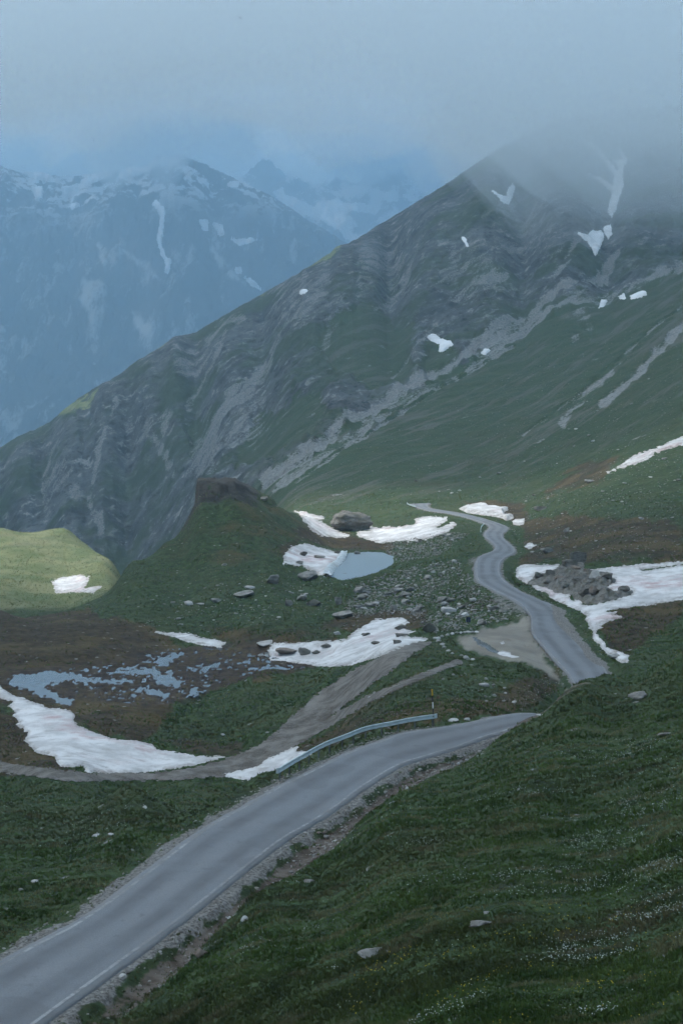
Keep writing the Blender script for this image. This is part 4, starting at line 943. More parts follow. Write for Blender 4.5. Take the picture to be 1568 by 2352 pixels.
def put_rock(name, px, py, wpx, hpx, kind, label, group, sub=2, y0=0, y1=1e9, sink=.22, S=None, dep=None, rz=None, cat='rock', lift=0):
    Xh, Yh, Zh, ok = T.hit([px], [py], y0, y1)
    if not ok[0]: return None
    x, y, z = Xh[0], Yh[0], Zh[0]
    w_ = wpx * y / FP / 2; h_ = hpx * y / FP / 2
    d_ = dep * y / FP / 2 if dep else w_ * random.uniform(.6, .95)
    o = bpy.data.objects.new(name, proto(kind, random.randrange(7), sub)); col.objects.link(o)
    o.scale = (w_, d_, h_ * 1.15)
    y += d_ * .6
    z = float(T.h(x, y))
    o.location = (x, y, z + h_ * 1.15 * (1 - 2 * sink) + lift)
    o.rotation_euler = (random.uniform(-.12, .12), random.uniform(-.14, .14), random.uniform(-.35, .35) if rz is None else rz)
    return tag(o, label, cat, group)

traced = [
 # px, base py, w, h, kind, sub, label
 (806, 1219, 100, 54, 'd', 5, 'huge dark boulder standing between the two snow tongues'),
 (696, 1278, 20, 11, 'd', 4, 'dark angular rock sticking out of the snow left of the pond'),
 (735, 1283, 27, 7, 'd', 3, 'low flat dark rock in the snow beside the pond'),
 (688, 1296, 18, 7, 'd', 3, 'small dark rock at the lower rim of the pond snow'),
 (774, 1272, 15, 7, 'd', 3, 'small dark rock where the snow meets the top of the pond'),
 (820, 1275, 15, 11, 'd', 3, 'dark rock on the far shore of the pond'),
 (791, 1327, 27, 12, 'b', 4, 'rounded brown rock on the near shore of the pond'),
 (706, 1334, 50, 25, 'g', 4, 'long layered grey slab below the pond snow'),
 (627, 1341, 29, 23, 'g', 4, 'blocky grey boulder alone on the grass left of the pond'),
 (433, 1391, 25, 12, 'p', 3, 'pale rock at the left end of the rocky meadow'),
 (573, 1353, 26, 9, 'p', 3, 'bright flat slab in the rocky meadow'),
 (558, 1374, 50, 14, 'g', 3, 'long broken grey slab just below the bright flat one'),
 (496, 1385, 26, 10, 'g', 3, 'grey rock between the pale rock and the broken slab'),
 (462, 1390, 21, 4, 'p', 2, 'thin pale slab beside the pale rock'),
 (720, 1391, 35, 15, 'd', 3, 'broad dark boulder in the middle of the rocky meadow'),
 (663, 1393, 18, 17, 'd', 3, 'upright dark boulder left of the broad dark one'),
 (692, 1379, 23, 14, 'g', 3, 'tilted grey boulder behind the broad dark one'),
 (776, 1389, 18, 20, 'g', 4, 'tall split grey boulder below the pond'),
 (515, 1300, 13, 6, 'g', 2, 'small grey rock on the knoll slope'),
 (785, 1421, 52, 18, 'g', 4, 'large flat grey boulder above the rocky snow patch'),
 (904, 1402, 16, 15, 'g', 3, 'squat grey boulder above the wet brown ground'),
 (986, 1452, 32, 25, 'd', 3, 'dark boulder heap at the right tip of the rocky snow patch'),
 (1030, 1408, 38, 14, 'p', 3, 'long pale slab tilted in the boulder field'),
 (1017, 1383, 26, 14, 'g', 3, 'wide grey block in the upper boulder field'),
 (698, 1506, 29, 15, 'd', 4, 'round dark rock in the lower left of the rocky snow patch'),
 (726, 1503, 23, 9, 'd', 3, 'low dark rock right of the round dark one'),
 (748, 1490, 25, 9, 'd', 3, 'small dark rock near the left rim of the rocky snow patch'),
 (862, 1482, 22, 9, 'd', 3, 'dark rock alone in the middle of the rocky snow patch'),
 (912, 1480, 20, 9, 'd', 3, 'dark rock near the right rim of the rocky snow patch'),
 (658, 1506, 54, 13, 'b', 3, 'long brownish slab at the lower left of the rocky snow patch'),
 (612, 1485, 48, 10, 'p', 3, 'pale tan slab lying in the stream by the snow'),
 (921, 1447, 32, 13, 'd', 3, 'dark rock at the top of the rocky snow patch'),
 (924, 1462, 34, 8, 'd', 3, 'flat dark rock right under the top one'),
 (840, 1462, 22, 8, 'd', 3, 'small flat rock on the upper part of the rocky snow patch'),
 (775, 1458, 20, 9, 'p', 3, 'pale stone above the rocky snow patch'),
 (1466, 1608, 46, 20, 'g', 4, 'grey rock on the crest of the near grassy slope'),
 (1525, 1689, 32, 8, 'g', 3, 'flat grey stone in the grass at the right edge'),
 (849, 2199, 62, 22, 'g', 4, 'flat grey boulder in the flowery grass at bottom centre'),
 (891, 2189, 16, 7, 'g', 3, 'small stone beside the flat grey boulder'),
 (1104, 2130, 56, 13, 'g', 4, 'pale grey boulder behind dark tufts in the flowery grass'),
 (1119, 2099, 18, 7, 'g', 3, 'small stone above the pale grey boulder'),
 (1283, 2007, 16, 6, 'd', 3, 'small dark stone in the flowery slope'),
 (80, 2027, 18, 6, 'p', 3, 'pale flat stone on the left verge slope'),
 (48, 2046, 11, 7, 'p', 3, 'small round pale stone on the left verge slope'),
 (222, 1922, 24, 7, 'p', 3, 'pale slab in the grass left of the road'),
 (255, 1919, 16, 5, 'p', 2, 'small slab next to the pale slab left of the road'),
 (332, 1857, 11, 7, 'p', 2, 'white pebble high in the grass left of the road'),
 (282, 2250, 17, 13, 'p', 3, 'pale stone in the roadside ditch'),
 (562, 2116, 18, 13, 'p', 3, 'pale angular stone at the top of the ditch bank'),
 (462, 2200, 32, 20, 'b', 3, 'brownish slab on the ditch bank'),
 (711, 2027, 24, 8, 'g', 3, 'flat grey stone in the grass above the ditch'),
 (512, 1690, 12, 5, 'p', 2, 'white stone on the green mound by the snowfield'),
 (1412, 1512, 34, 11, 'p', 3, 'pale slab at the lower tip of the right snowfield'),
 (1240, 1645, 20, 6, 'p', 3, 'pale stone at the foot of the grassy crest'),
 (1112, 1578, 24, 10, 'p', 3, 'white rock on the bank below the lay-by'),
 (848, 1603, 11, 5, 'p', 2, 'white stone beside the foot path'),
 (860, 1593, 8, 6, 'p', 2, 'second white stone beside the foot path'),
 (1040, 1658, 26, 8, 'p', 3, 'pale slab on the verge behind the snow pole'),
 (1072, 1655, 14, 7, 'p', 2, 'pale stone right of the verge slab'),
 (1180, 1615, 13, 6, 'p', 2, 'small white rock low on the bank'),
 (1135, 1600, 10, 7, 'p', 2, 'white stone in the middle of the bank'),
 (1240, 1172, 30, 10, 'd', 3, 'dark slab on the right slope above the thick snow bank'),
 (1355, 1108, 24, 7, 'g', 3, 'grey slab below the slanting snow strip'),
 (1300, 1222, 16, 11, 'g', 3, 'grey rock on the brown slope right of the bends'),
 (1255, 1270, 30, 12, 'g', 3, 'low grey rock heap left of the right snowfield'),
]
for (px, py, w_, h_, kd, sub, lab) in traced:
    put_rock('boulder' if w_ > 15 else 'stone', px, py, w_, h_, kd, lab, 'traced rocks', sub, lift=0.1 if 'snow' in lab and 'of the' in lab else 0)

# the rock outcrop in the right snowfield: a rubble mound with separate blocks on it
def mound(name, poly, height, kind, seed, y0, y1, label):
    xs = [p[0] for p in poly]; ys = [p[1] for p in poly]
    A, B = np.meshgrid(np.arange(min(xs) - 4, max(xs) + 4, 1.3), np.arange(min(ys) - 3, max(ys) + 3, .8))
    s = sdf_poly(A.ravel(), B.ravel(), poly) + 2.5 * fbm(A.ravel() / 7, B.ravel() / 4, 3, seed)
    Xh, Yh, Zh, ok = T.hit(A.ravel(), B.ravel(), y0, y1)
    k = np.clip(s / 22, -.1, 1) ** 1 if False else np.where(s > 0, 1 - np.exp(-np.clip(s, 0, 99) / 9), -.15)
    rg = ridged(Xh / 2.2, Yh / 3.5, 4, seed + 1); bl = np.floor((fbm(Xh / 1.1, Yh / 1.8, 2, seed + 3) + 1) * 4) / 4 - 1
    Zv = Zh + height * k * (.42 + .30 * rg + .28 * bl + .3 * fbm(Xh / .6, Yh / .9, 2, seed + 5))
    f = grid_faces(*A.shape); keep = (s[f].max(1) > -1.5) & ok[f].all(1) & ((Yh[f].max(1) / Yh[f].min(1)) < 1.06); f = f[keep]
    used, inv = np.unique(f.ravel(), return_inverse=True)
    V = np.stack([Xh, Yh, Zv], 1)[used]; cen = V.mean(0); cen[2] = V[:, 2].min()
    o = mesh_np(name, V - cen, inv.reshape(-1, 4)[:, ::-1], MATS[kind], False); o.location = cen
    return tag(o, label, 'rocks')
outc = c5e([(190, 385), (265, 300), (330, 295), (420, 270), (470, 225), (560, 190), (690, 200), (700, 255), (760, 270), (830, 295), (900, 300), (975, 350), (960, 375), (880, 420), (980, 455), (1090, 435), (1130, 455), (1110, 480), (1000, 515), (850, 550), (720, 570), (680, 545), (600, 525), (590, 480), (440, 470), (340, 410)])
mound('rock_outcrop', outc, 1.7, 'd', 55, 150, 260, 'dark rubble outcrop breaking through the right snowfield')
oc = [((640, 215, 150, 90), 'd', 4, 'big rounded boulder crowning the rubble outcrop'), ((560, 250, 130, 60), 'd', 4, 'mossy dark boulder left of the crowning one'), ((620, 290, 90, 45), 'b', 3, 'brown block in the upper middle of the outcrop'), ((800, 355, 120, 65), 'p', 3, 'pale wedge block on the right of the outcrop'),
      ((890, 365, 120, 60), 'd', 3, 'dark block behind the pale wedge'), ((790, 500, 110, 70), 'b', 3, 'tan slab at the bottom of the outcrop'), ((700, 510, 110, 60), 'd', 3, 'dark slab left of the tan one'), ((1050, 470, 110, 40), 'd', 3, 'dark rock at the right tip of the outcrop'),
      ((300, 350, 90, 50), 'd', 3, 'dark block at the left end of the outcrop'), ((400, 330, 90, 50), 'd', 3, 'second dark block from the left end of the outcrop'), ((480, 390, 100, 55), 'b', 3, 'brown block in the left half of the outcrop'), ((370, 400, 80, 40), 'd', 3, 'low dark block at the lower left of the outcrop'),
      ((540, 440, 90, 45), 'd', 3, 'dark block above the snow notch'), ((640, 390, 90, 50), 'd', 3, 'dark block in the centre of the outcrop'), ((720, 420, 100, 45), 'd', 3, 'dark block above the tan slab'), ((870, 480, 110, 50), 'd', 3, 'dark block right of the tan slab'), ((520, 320, 70, 40), 'd', 3, 'dark block under the mossy boulder'), ((720, 310, 70, 40), 'b', 3, 'brown block under the crowning boulder')]
for (x, y, w_, h_), kd, sub, lab in oc:
    p = c5e([(x, y)])[0]
    put_rock('boulder', p[0], p[1] + 2, w_ * .26, h_ * .30, kd, lab, 'blocks of the outcrop', sub, 150, 260, sink=.1, lift=.35)

# loose crags on the knoll
for k, (px, py, w_, h_, kd) in enumerate([(604, 1150, 26, 10, 'g'), (438, 1176, 24, 14, 'd'), (412, 1212, 26, 13, 'd'), (388, 1240, 30, 12, 'g')]):
    put_rock('crag', px, py, w_, h_, kd, ['low grey crag down the right ridge of the knoll', 'dark crag at the top of the left knoll flank', 'dark crag halfway down the left knoll flank', 'grey crag low on the left knoll flank'][k], 'crags of the knoll', 4, 240, 330, sink=.3, dep=w_ * .8)

# edging stones of the lay-by
st = [(808, 48), (822, 60), (838, 75), (848, 88), (866, 104), (884, 116), (928, 126), (950, 142), (978, 144), (820, 46), (838, 38), (862, 32), (885, 26), (906, 21), (924, 22), (942, 20), (960, 19), (978, 19), (996, 18)]
for i, (x, y) in enumerate(st):
    p = c7([(x, y)])[0]
    put_rock('edging_stone', p[0], p[1] + 2, 15 if i == 7 else random.uniform(9, 13), 11 if i == 7 else random.uniform(4.5, 6.5), 'p', 'largest white stone at the corner of the lay-by edging' if i == 7 else 'white stone in the row edging the lay-by', None if i == 7 else 'white stones edging the lay-by', 2, 120, 210, cat='stone')

# stones one can count, zone by zone
TONE = {'g': 'grey', 'd': 'dark', 'p': 'pale', 'b': 'brown'}
def scatter(poly, n, w0, w1, flatk, kinds, label, group, y0, y1, sub=2):
    xs = [p[0] for p in poly]; ys = [p[1] for p in poly]; k = 0; tries = 0
    while k < n and tries < n * 30:
        tries += 1
        x = random.uniform(min(xs), max(xs)); y = random.uniform(min(ys), max(ys))
        if sdf_poly(np.array([x]), np.array([y]), poly)[0] < 0: continue
        if fbm(np.array([x / 40]), np.array([y / 20]), 2, 77)[0] < random.uniform(-.5, .1): continue
        w_ = w0 + (w1 - w0) * random.random() ** 2.2
        kd = random.choice(kinds); f = (w_ - w0) / (w1 - w0); hk = random.uniform(*flatk)
        fx = (x - min(xs)) / (max(xs) - min(xs)); fy = (y - min(ys)) / (max(ys) - min(ys))
        where = ('upper ' if fy < .36 else 'lower ' if fy > .68 else 'middle ') + ('left' if fx < .33 else 'right' if fx > .67 else 'centre')
        lab = '%s %s%s stone in the %s of %s' % ('tiny' if f < .07 else 'small' if f < .3 else 'large', 'flat ' if hk < (flatk[0] + flatk[1]) / 2 else '', TONE[kd], where, label)
        if put_rock('stone', x, y, w_, w_ * hk, kd, lab, group, sub, y0, y1): k += 1
scatter([(830, 1340), (960, 1300), (1050, 1290), (1085, 1335), (1140, 1372), (1200, 1415), (1090, 1440), (1010, 1448), (930, 1400), (820, 1400)], 92, 7, 26, (.3, .6), 'ggggppd', 'the boulder field', 'stones of the boulder field', 150, 260)
scatter([(890, 1250), (1000, 1225), (1060, 1235), (1000, 1270), (920, 1285)], 34, 6, 13, (.35, .6), 'ggd', 'the scree right of the pond', 'stones of the pond scree', 220, 330)
scatter([(350, 1360), (560, 1330), (830, 1340), (800, 1400), (600, 1430), (330, 1440)], 32, 6, 15, (.25, .5), 'ggpd', 'the rocky meadow', 'stones of the rocky meadow', 180, 270)
scatter([(1170, 1150), (1568, 1040), (1568, 1280), (1200, 1280)], 36, 6, 14, (.25, .5), 'ggdp', 'the slope right of the bends', 'stones of the right slope', 180, 420)
scatter([(1000, 1540), (1200, 1560), (1190, 1630), (1040, 1630)], 14, 5, 11, (.4, .7), 'ggp', 'the bank below the lay-by', 'stones of the lay-by bank', 95, 150)
scatter([(700, 1130), (1100, 1000), (1500, 850), (1500, 1050), (1150, 1140)], 22, 5, 10, (.3, .5), 'gp', 'the green slope beyond the road', 'stones of the green slope', 380, 900)
# ditch stones along the near road
ds = []
for k in range(58):
    i = random.randrange(16, 116); t = random.random(); off = random.uniform(.7, 3.2)
    p = Redge[i] * (1 - t) + Redge[i + 1] * t; q = (Redge - Ledge)[i]; q = q / np.linalg.norm(q)
    x, y = p[0] + q[0] * off, p[1] + q[1] * off
    px = x / y * FP + CX; py = HY - float(T.h(x, y)) / y * FP
    put_rock('stone', px, py, random.uniform(6, 16) if py > 1900 else random.uniform(5, 10), random.uniform(4, 8), (kd := random.choice('gggbbp')), '%s loose stone in the roadside ditch, %s' % (TONE[kd], 'near the bottom edge of the photo' if py > 2180 else 'in its lower half' if py > 2030 else 'halfway along it' if py > 1900 else 'in its upper half' if py > 1790 else 'at its far end'), 'loose stones of the roadside ditch', 2, y - 3, y + 3)

# the small stones nobody could count
def pebbles(name, pts, label, mat, seed):
    r = np.random.default_rng(seed); v0, f0 = ICO[1]; keep = []
    base = []
    for k in range(6):
        v = v0.copy()
        for _ in range(7):
            n = r.normal(size=3); n /= np.linalg.norm(n); t = v @ n - r.uniform(.4, .8); v -= np.outer(np.clip(t, 0, None), n)
        base.append(v)
    V = []; F = []; o_ = 0; tone = []
    for (x, y, z, s) in pts:
        a = r.uniform(0, 6.28); ca, sa = math.cos(a), math.sin(a); b = base[r.integers(6)] * np.array([s, s * r.uniform(.5, .9), s * r.uniform(.3, .6)])
        V.append(np.c_[b[:, 0] * ca - b[:, 1] * sa + x, b[:, 0] * sa + b[:, 1] * ca + y, b[:, 2] + z + s * .12]); F.append(f0 + o_); o_ += len(b); tone.append(np.full(len(b), r.uniform(0, 1)))
    o = mesh_np(name, np.concatenate(V), np.concatenate(F), mat, False, None, {'tone': np.concatenate(tone)})
    return tag(o, label, kind='stuff')
m = NT('gravel_stone'); t_ = m.attr('tone'); n_ = m.noise(9, 3)
M_peb = m.done(m.mix(m.ramp(n_, .3, .7, .0, .35), m.mix(t_, (0.11, 0.104, 0.093), (0.36, 0.35, 0.325)), (0.09, 0.08, 0.07)), .95)
pts = []
n = 4200
i = rng.integers(6, 118, n); t = rng.random(n); right = rng.random(n) < .68
off = np.where(right, .15 + 3.2 * rng.random(n) ** 1.6, .15 + 1.1 * rng.random(n) ** 1.2)
Le, Re = Ledge, Redge
p = np.where(right[:, None], Re[i] * (1 - t)[:, None] + Re[i + 1] * t[:, None], Le[i] * (1 - t)[:, None] + Le[i + 1] * t[:, None])
q = (Re - Le)[i]; q /= np.linalg.norm(q, axis=1)[:, None]; q = np.where(right[:, None], q, -q)
x = p[:, 0] + q[:, 0] * off; y = p[:, 1] + q[:, 1] * off; s = .02 + .12 * rng.random(n) ** 3
z = T.h(x, y); ok = y > 38
pts += list(zip(x[ok], y[ok], z[ok], s[ok]))
pebbles('gravel', pts, 'loose gravel strewn along both verges of the near road', M_peb, 5)
def field(poly, n, w0, w1, y0, y1, clump=30):
    xs = [p[0] for p in poly]; ys = [p[1] for p in poly]
    a = rng.uniform(min(xs), max(xs), n * 3); b = rng.uniform(min(ys), max(ys), n * 3)
    k = (sdf_poly(a, b, poly) > 0) & (fbm(a / clump, b / (clump * .5), 3, 93) > rng.uniform(-.7, .35, n * 3))
    a, b = a[k][:n], b[k][:n]
    Xh, Yh, Zh, ok = T.hit(a, b, y0, y1)
    s = (w0 + (w1 - w0) * rng.random(len(a)) ** 1.8) * Yh / FP / 2
    return [(x, y, z, q) for x, y, z, q, o in zip(Xh, Yh, Zh, s, ok) if o]
pts = field([(820, 1340), (960, 1295), (1050, 1285), (1085, 1335), (1140, 1372), (1210, 1410), (1090, 1445), (1000, 1455), (930, 1410), (780, 1420)], 3600, 2.5, 11, 150, 270)
pts += field([(880, 1255), (1000, 1220), (1080, 1225), (1010, 1275), (900, 1295)], 1500, 2, 8, 220, 340)
pts += field([(300, 1440), (560, 1320), (830, 1330), (830, 1400), (600, 1435)], 600, 2, 7, 180, 280)
pts += field([(1150, 1160), (1568, 1000), (1568, 1290), (1200, 1290)], 1300, 2, 6, 180, 430)
pts += field([(1200, 1330), (1300, 1400), (1400, 1510), (1380, 1520), (1290, 1440), (1190, 1350)], 400, 2, 6, 130, 230)
pts += field([(980, 1530), (1210, 1550), (1200, 1640), (900, 1660), (800, 1680), (900, 1590)], 700, 1.5, 5, 95, 160)
pts += field([(1220, 1560), (1300, 1530), (1300, 1570), (1200, 1640), (1180, 1640)], 250, 2, 6, 100, 160)
pts += field([(600, 1130), (1100, 900), (1568, 650), (1568, 1000), (1150, 1140), (760, 1180)], 2200, 1.5, 4.5, 380, 1200)
pts += field([(640, 1700), (760, 1600), (960, 1480), (980, 1485), (800, 1640), (680, 1720)], 400, 1.5, 4, 95, 180)
pebbles('rubble', pts, 'small stones strewn over the meadows and slopes', M_peb, 6)
pts = field([(0, 1800), (560, 1790), (600, 1800), (400, 1920), (0, 2120)], 200, 1.5, 5, 50, 100) + field([(600, 2250), (1568, 1600), (1568, 2352), (560, 2352)], 90, 2, 6, 25, 110)
pebbles('turf_stones', pts, 'small stones lying in the near turf', M_peb, 7)

# ------------------------------------------------------------------ guardrail, snow pole, marker
def metal(name, c0, c1, rough, met):
    m = NT(name); a = m.noise(3, 5, .65); b_ = m.noise(18, 3, .6)
    m.b.inputs['Metallic'].default_value = met
    return m.done(m.mix(m.ramp(a, .35, .65), c0, c1), m.ramp(b_, .3, .7, rough - .1, rough + .1))
M_rail = metal('weathered_galvanised_steel', (0.40, 0.50, 0.52), (0.52, 0.61, 0.63), .5, .25)
M_post = metal('dull_steel_post', (0.10, 0.12, 0.125), (0.17, 0.19, 0.195), .6, .3)
rb = [(640, 1797), (675, 1775), (730, 1743), (757, 1730), (786, 1719), (839, 1698), (900, 1685.5), (930, 1679), (963, 1673.5), (1000, 1668)]
RZ0 = ZF - 0.16
base = np.array([tuple(flat(a, b, RZ0)) for a, b in rb])
base = catmull([tuple(p) for p in base], 8)
seg = np.r_[0, np.cumsum(np.linalg.norm(np.diff(base, axis=0), axis=1))]
def along(s):
    return np.array([np.interp(s, seg, base[:, k]) for k in range(3)])
LEN = seg[-1]
gr = bpy.data.objects.new('guardrail', None); col.objects.link(gr); gr.location = tuple(base[len(base) // 2])
tag(gr, 'weathered blue-grey steel guardrail along the outer edge of the near bend', 'guardrail')
prof = [(0.00, .86), (.045, .845), (.05, .80), (.012, .755), (.012, .725), (.05, .68), (.05, .63), (.012, .59), (.0, .555)]
prof = [(.03, .865), (.075, .84), (.08, .79), (.015, .735), (.015, .685), (.08, .63), (.08, .58), (.03, .555)]
inner = [(a - .014, b) for a, b in prof][::-1]
ring_ = prof + inner
def rail_piece(s0, s1, n=7):
    V = []; k = len(ring_)
    for i in range(n):
        s = s0 + (s1 - s0) * i / (n - 1)
        p = along(s); d = along(min(s + .1, LEN)) - along(max(s - .1, 0)); d[2] = 0; d /= np.linalg.norm(d)
        nrm = np.array((d[1], -d[0], 0))
        V += [tuple(p + nrm * a + np.array((0, 0, b))) for a, b in ring_]
    F = []
    for i in range(n - 1):
        for j in range(k): F.append((i * k + j, i * k + (j + 1) % k, (i + 1) * k + (j + 1) % k, (i + 1) * k + j))
    return np.array(V), np.array(F), k, n
def child(name, V, F, mat, parent, smooth=False):
    o = mesh_np(name, np.array(V) - np.array(parent.location), F, mat, smooth, parent); return o
npc = 5
for i in range(npc):
    s0 = LEN * i / npc; s1 = LEN * (i + 1) / npc + (.12 if i < npc - 1 else 0)
    V, F, k, n = rail_piece(s0, min(s1, LEN))
    if i % 2:
        V = V + np.array((0, 0, .004)); 
    child('rail_beam', V, F, M_rail, gr)
# rounded end terminals
for s, sg in ((0.0, -1), (LEN, 1)):
    p = along(s); d = along(min(s + .2, LEN)) - along(max(s - .2, 0)); d[2] = 0; d /= np.linalg.norm(d); nrm = np.array((d[1], -d[0], 0))
    V = []
    for j in range(6):
        a = j / 5 * 2.6
        c_ = p + sg * d * .16 * math.sin(a) + nrm * (.04 - .16 * (1 - math.cos(a)) * .6)
        for th in (0, .016): V += [tuple(c_ - nrm * th * math.cos(a) + np.array((0, 0, b))) for b in (.55, .865)]
    V = np.array(V); F = []
    for j in range(5):
        a = j * 4; F += [(a, a + 1, a + 5, a + 4), (a + 2, a + 6, a + 7, a + 3), (a + 1, a + 3, a + 7, a + 5), (a, a + 4, a + 6, a + 2)]
    child('end_terminal', V, np.array(F), M_rail, gr)
def boxv(c, ax, ay, hx, hy, z0, z1):
    V = []
    for z in (z0, z1):
        for sx, sy in ((-1, -1), (1, -1), (1, 1), (-1, 1)): V.append(np.array((c[0], c[1], z)) + ax * sx * hx + ay * sy * hy)
    return np.array(V), np.array([(3, 2, 1, 0), (4, 5, 6, 7), (0, 1, 5, 4), (1, 2, 6, 5), (2, 3, 7, 6), (3, 0, 4, 7)])
np_ = 13
for i in range(np_):
    s = .25 + (LEN - .5) * i / (np_ - 1); p = along(s); d = along(min(s + .1, LEN)) - along(max(s - .1, 0)); d[2] = 0; d /= np.linalg.norm(d); nrm = np.array((d[1], -d[0], 0.0))
    # C-section post: web and two flanges in one mesh
    VV = []; FF = []
    for c_, hx, hy in ((p - nrm * .06, .045, .006), (p - nrm * .03 + d * .042, .005, .03), (p - nrm * .03 - d * .042, .005, .03)):
        zb = min(float(T.h(c_[0], c_[1])), p[2]) - .3
        v, f = boxv(c_, d, nrm, hx, hy, zb, p[2] + .80); FF.append(f + len(VV) * 8); VV.append(v)
    po = child('post', np.concatenate(VV), np.concatenate(FF), M_post, gr)
    v, f = boxv(p - nrm * .01, d, nrm, .05, .02, p[2] + .66, p[2] + .76)
    child('spacer', v, f, M_post, gr)

def paint(name, c_, rough=.6):
    m = NT(name); a = m.noise(12, 4, .6); return m.done(m.mix(m.ramp(a, .5, .75, 0, .5), c_, tuple(x * .6 for x in c_)), rough)
pb = flat(996, 1667, ZF - .1); sp = bpy.data.objects.new('snow_pole', None); col.objects.link(sp)
pb.z = float(T.h(pb.x, pb.y)); sp.location = pb
tag(sp, 'tall snow marker pole with yellow top and black and white bands', 'snow pole')
H = (HY - 1583) / FP * pb.y - pb.z
def tube(z0, z1, r, n=10, cap=True):
    a = np.linspace(0, 2 * math.pi, n, endpoint=False); V = []
    for z in (z0, z1): V += [(r * math.cos(t), r * math.sin(t), z) for t in a]
    F = [[i, (i + 1) % n, (i + 1) % n + n, i + n] for i in range(n)]
    me = bpy.data.meshes.new('band'); me.from_pydata(V, [], F + [list(range(n, 2 * n)), list(range(n))[::-1]]); me.update(); return me
bh = 14.6 * pb.y / FP
zt = H; names = [('yellow_band', (0.62, 0.36, 0.03)), ('black_band', (0.02, 0.02, 0.022)), ('white_band', (0.72, 0.72, 0.70)), ('black_band', (0.02, 0.02, 0.022)), ('lower_band', (0.10, 0.085, 0.07))]
pm = {}
for i, (nm, c_) in enumerate(names):
    z1 = zt - i * bh; z0 = z1 - bh if i < 4 else -.25
    me = tube(z0, z1, .042 + (.001 if i % 2 else 0)); me.materials.append(pm.setdefault(nm, paint(nm, c_)))
    o = bpy.data.objects.new(nm, me); col.objects.link(o); o.parent = sp
sp.rotation_euler = (0, R(-3.0), 0)

# small blue marker panels in the boulder field
Xh, Yh, Zh, ok = T.hit([1075], [1432])
mk = bpy.data.objects.new('marker_panel', None); col.objects.link(mk); mk.location = (Xh[0], Yh[0], Zh[0])
tag(mk, 'small dark blue double panel standing in the boulder field above the lay-by', 'marker')
M_blue = paint('dark_blue_enamel', (0.02, 0.028, 0.075), .45)
for sx in (-.15, .14):
    v, f = boxv(np.array((sx, 0, 0)), np.array((1., 0, 0)), np.array((0, 1., 0)), .125, .015, .16, .78); mesh_np('panel', v, f, M_blue, False, mk)
    v, f = boxv(np.array((sx, .03, 0)), np.array((1., 0, 0)), np.array((0, 1., 0)), .02, .014, -.3, .72); mesh_np('post', v, f, M_post, False, mk)

# low rail at the far bends
def low_rail(pts, label, y0, y1):
    Xh, Yh, Zh, ok = T.hit([p[0] for p in pts], [p[1] for p in pts], y0, y1)
    P = catmull(list(zip(Xh, Yh, Zh)), 6); P[:, 2] = T.h(P[:, 0], P[:, 1])
    root = bpy.data.objects.new('low_guardrail', None); col.objects.link(root); root.location = tuple(P[0]); tag(root, label, 'guardrail')
    V = []; n = len(P)
    for i in range(n):
        d = P[min(i + 1, n - 1)] - P[max(i - 1, 0)]; d[2] = 0; d /= np.linalg.norm(d); nr_ = np.array((d[1], -d[0], 0))
        V += [tuple(P[i] + nr_ * a + np.array((0, 0, b))) for a, b in ((.03, .72), (.03, .45), (-.03, .45), (-.03, .72))]
    F = [(i * 4 + j, i * 4 + (j + 1) % 4, i * 4 + 4 + (j + 1) % 4, i * 4 + 4 + j) for i in range(n - 1) for j in range(4)]
    child('rail_beam', V, np.array(F), M_rail, root)
    for i in range(0, n, 6):
        v, f = boxv(P[i] + np.array((.0, .08, 0)), np.array((1., 0, 0)), np.array((0, 1., 0)), .05, .04, P[i][2] - .3, P[i][2] + .62); child('post', v, f, M_post, root)
low_rail([(1104, 1230), (1103, 1224), (1105, 1216), (1111, 1209)], 'low pale guardrail curving round the far road bend', 200, 340)
low_rail([(934, 1160), (937, 1163), (945, 1166), (955, 1169)], 'tiny guardrail at the far vanishing end of the road', 300, 430)

# a bird high up
M_bird = paint('dark_feathers', (0.03, 0.032, 0.035), .7)
bp = pt(553, 42, 210)
V = [(-.16, 0, 0), (-.05, -.035, .02), (.10, -.03, .015), (.2, 0, 0), (.10, .03, .015), (-.05, .035, .02), (-.02, 0, -.04), (.02, 0, .045)]
F = [(0, 1, 7), (1, 2, 7), (2, 3, 7), (3, 4, 7), (4, 5, 7), (5, 0, 7), (1, 0, 6), (2, 1, 6), (3, 2, 6), (4, 3, 6), (5, 4, 6), (0, 5, 6)]
bird = mesh_np('bird', np.array(V), np.array(F), M_bird); bird.location = bp; bird.rotation_euler = (R(20), R(-30), R(50))
tag(bird, 'tiny dark bird flying high against the cloud', 'bird')
for sg in (-1, 1):
    V = np.array([(.06, sg * .02, .02), (-.05, sg * .02, .02), (.03, sg * .20, .11), (-.06, sg * .18, .10), (-.05, sg * .40, .06), (-.085, sg * .36, .06)])
    mesh_np('wing', V, np.array([(0, 1, 3, 2), (2, 3, 5, 4)]), M_bird, False, bird)

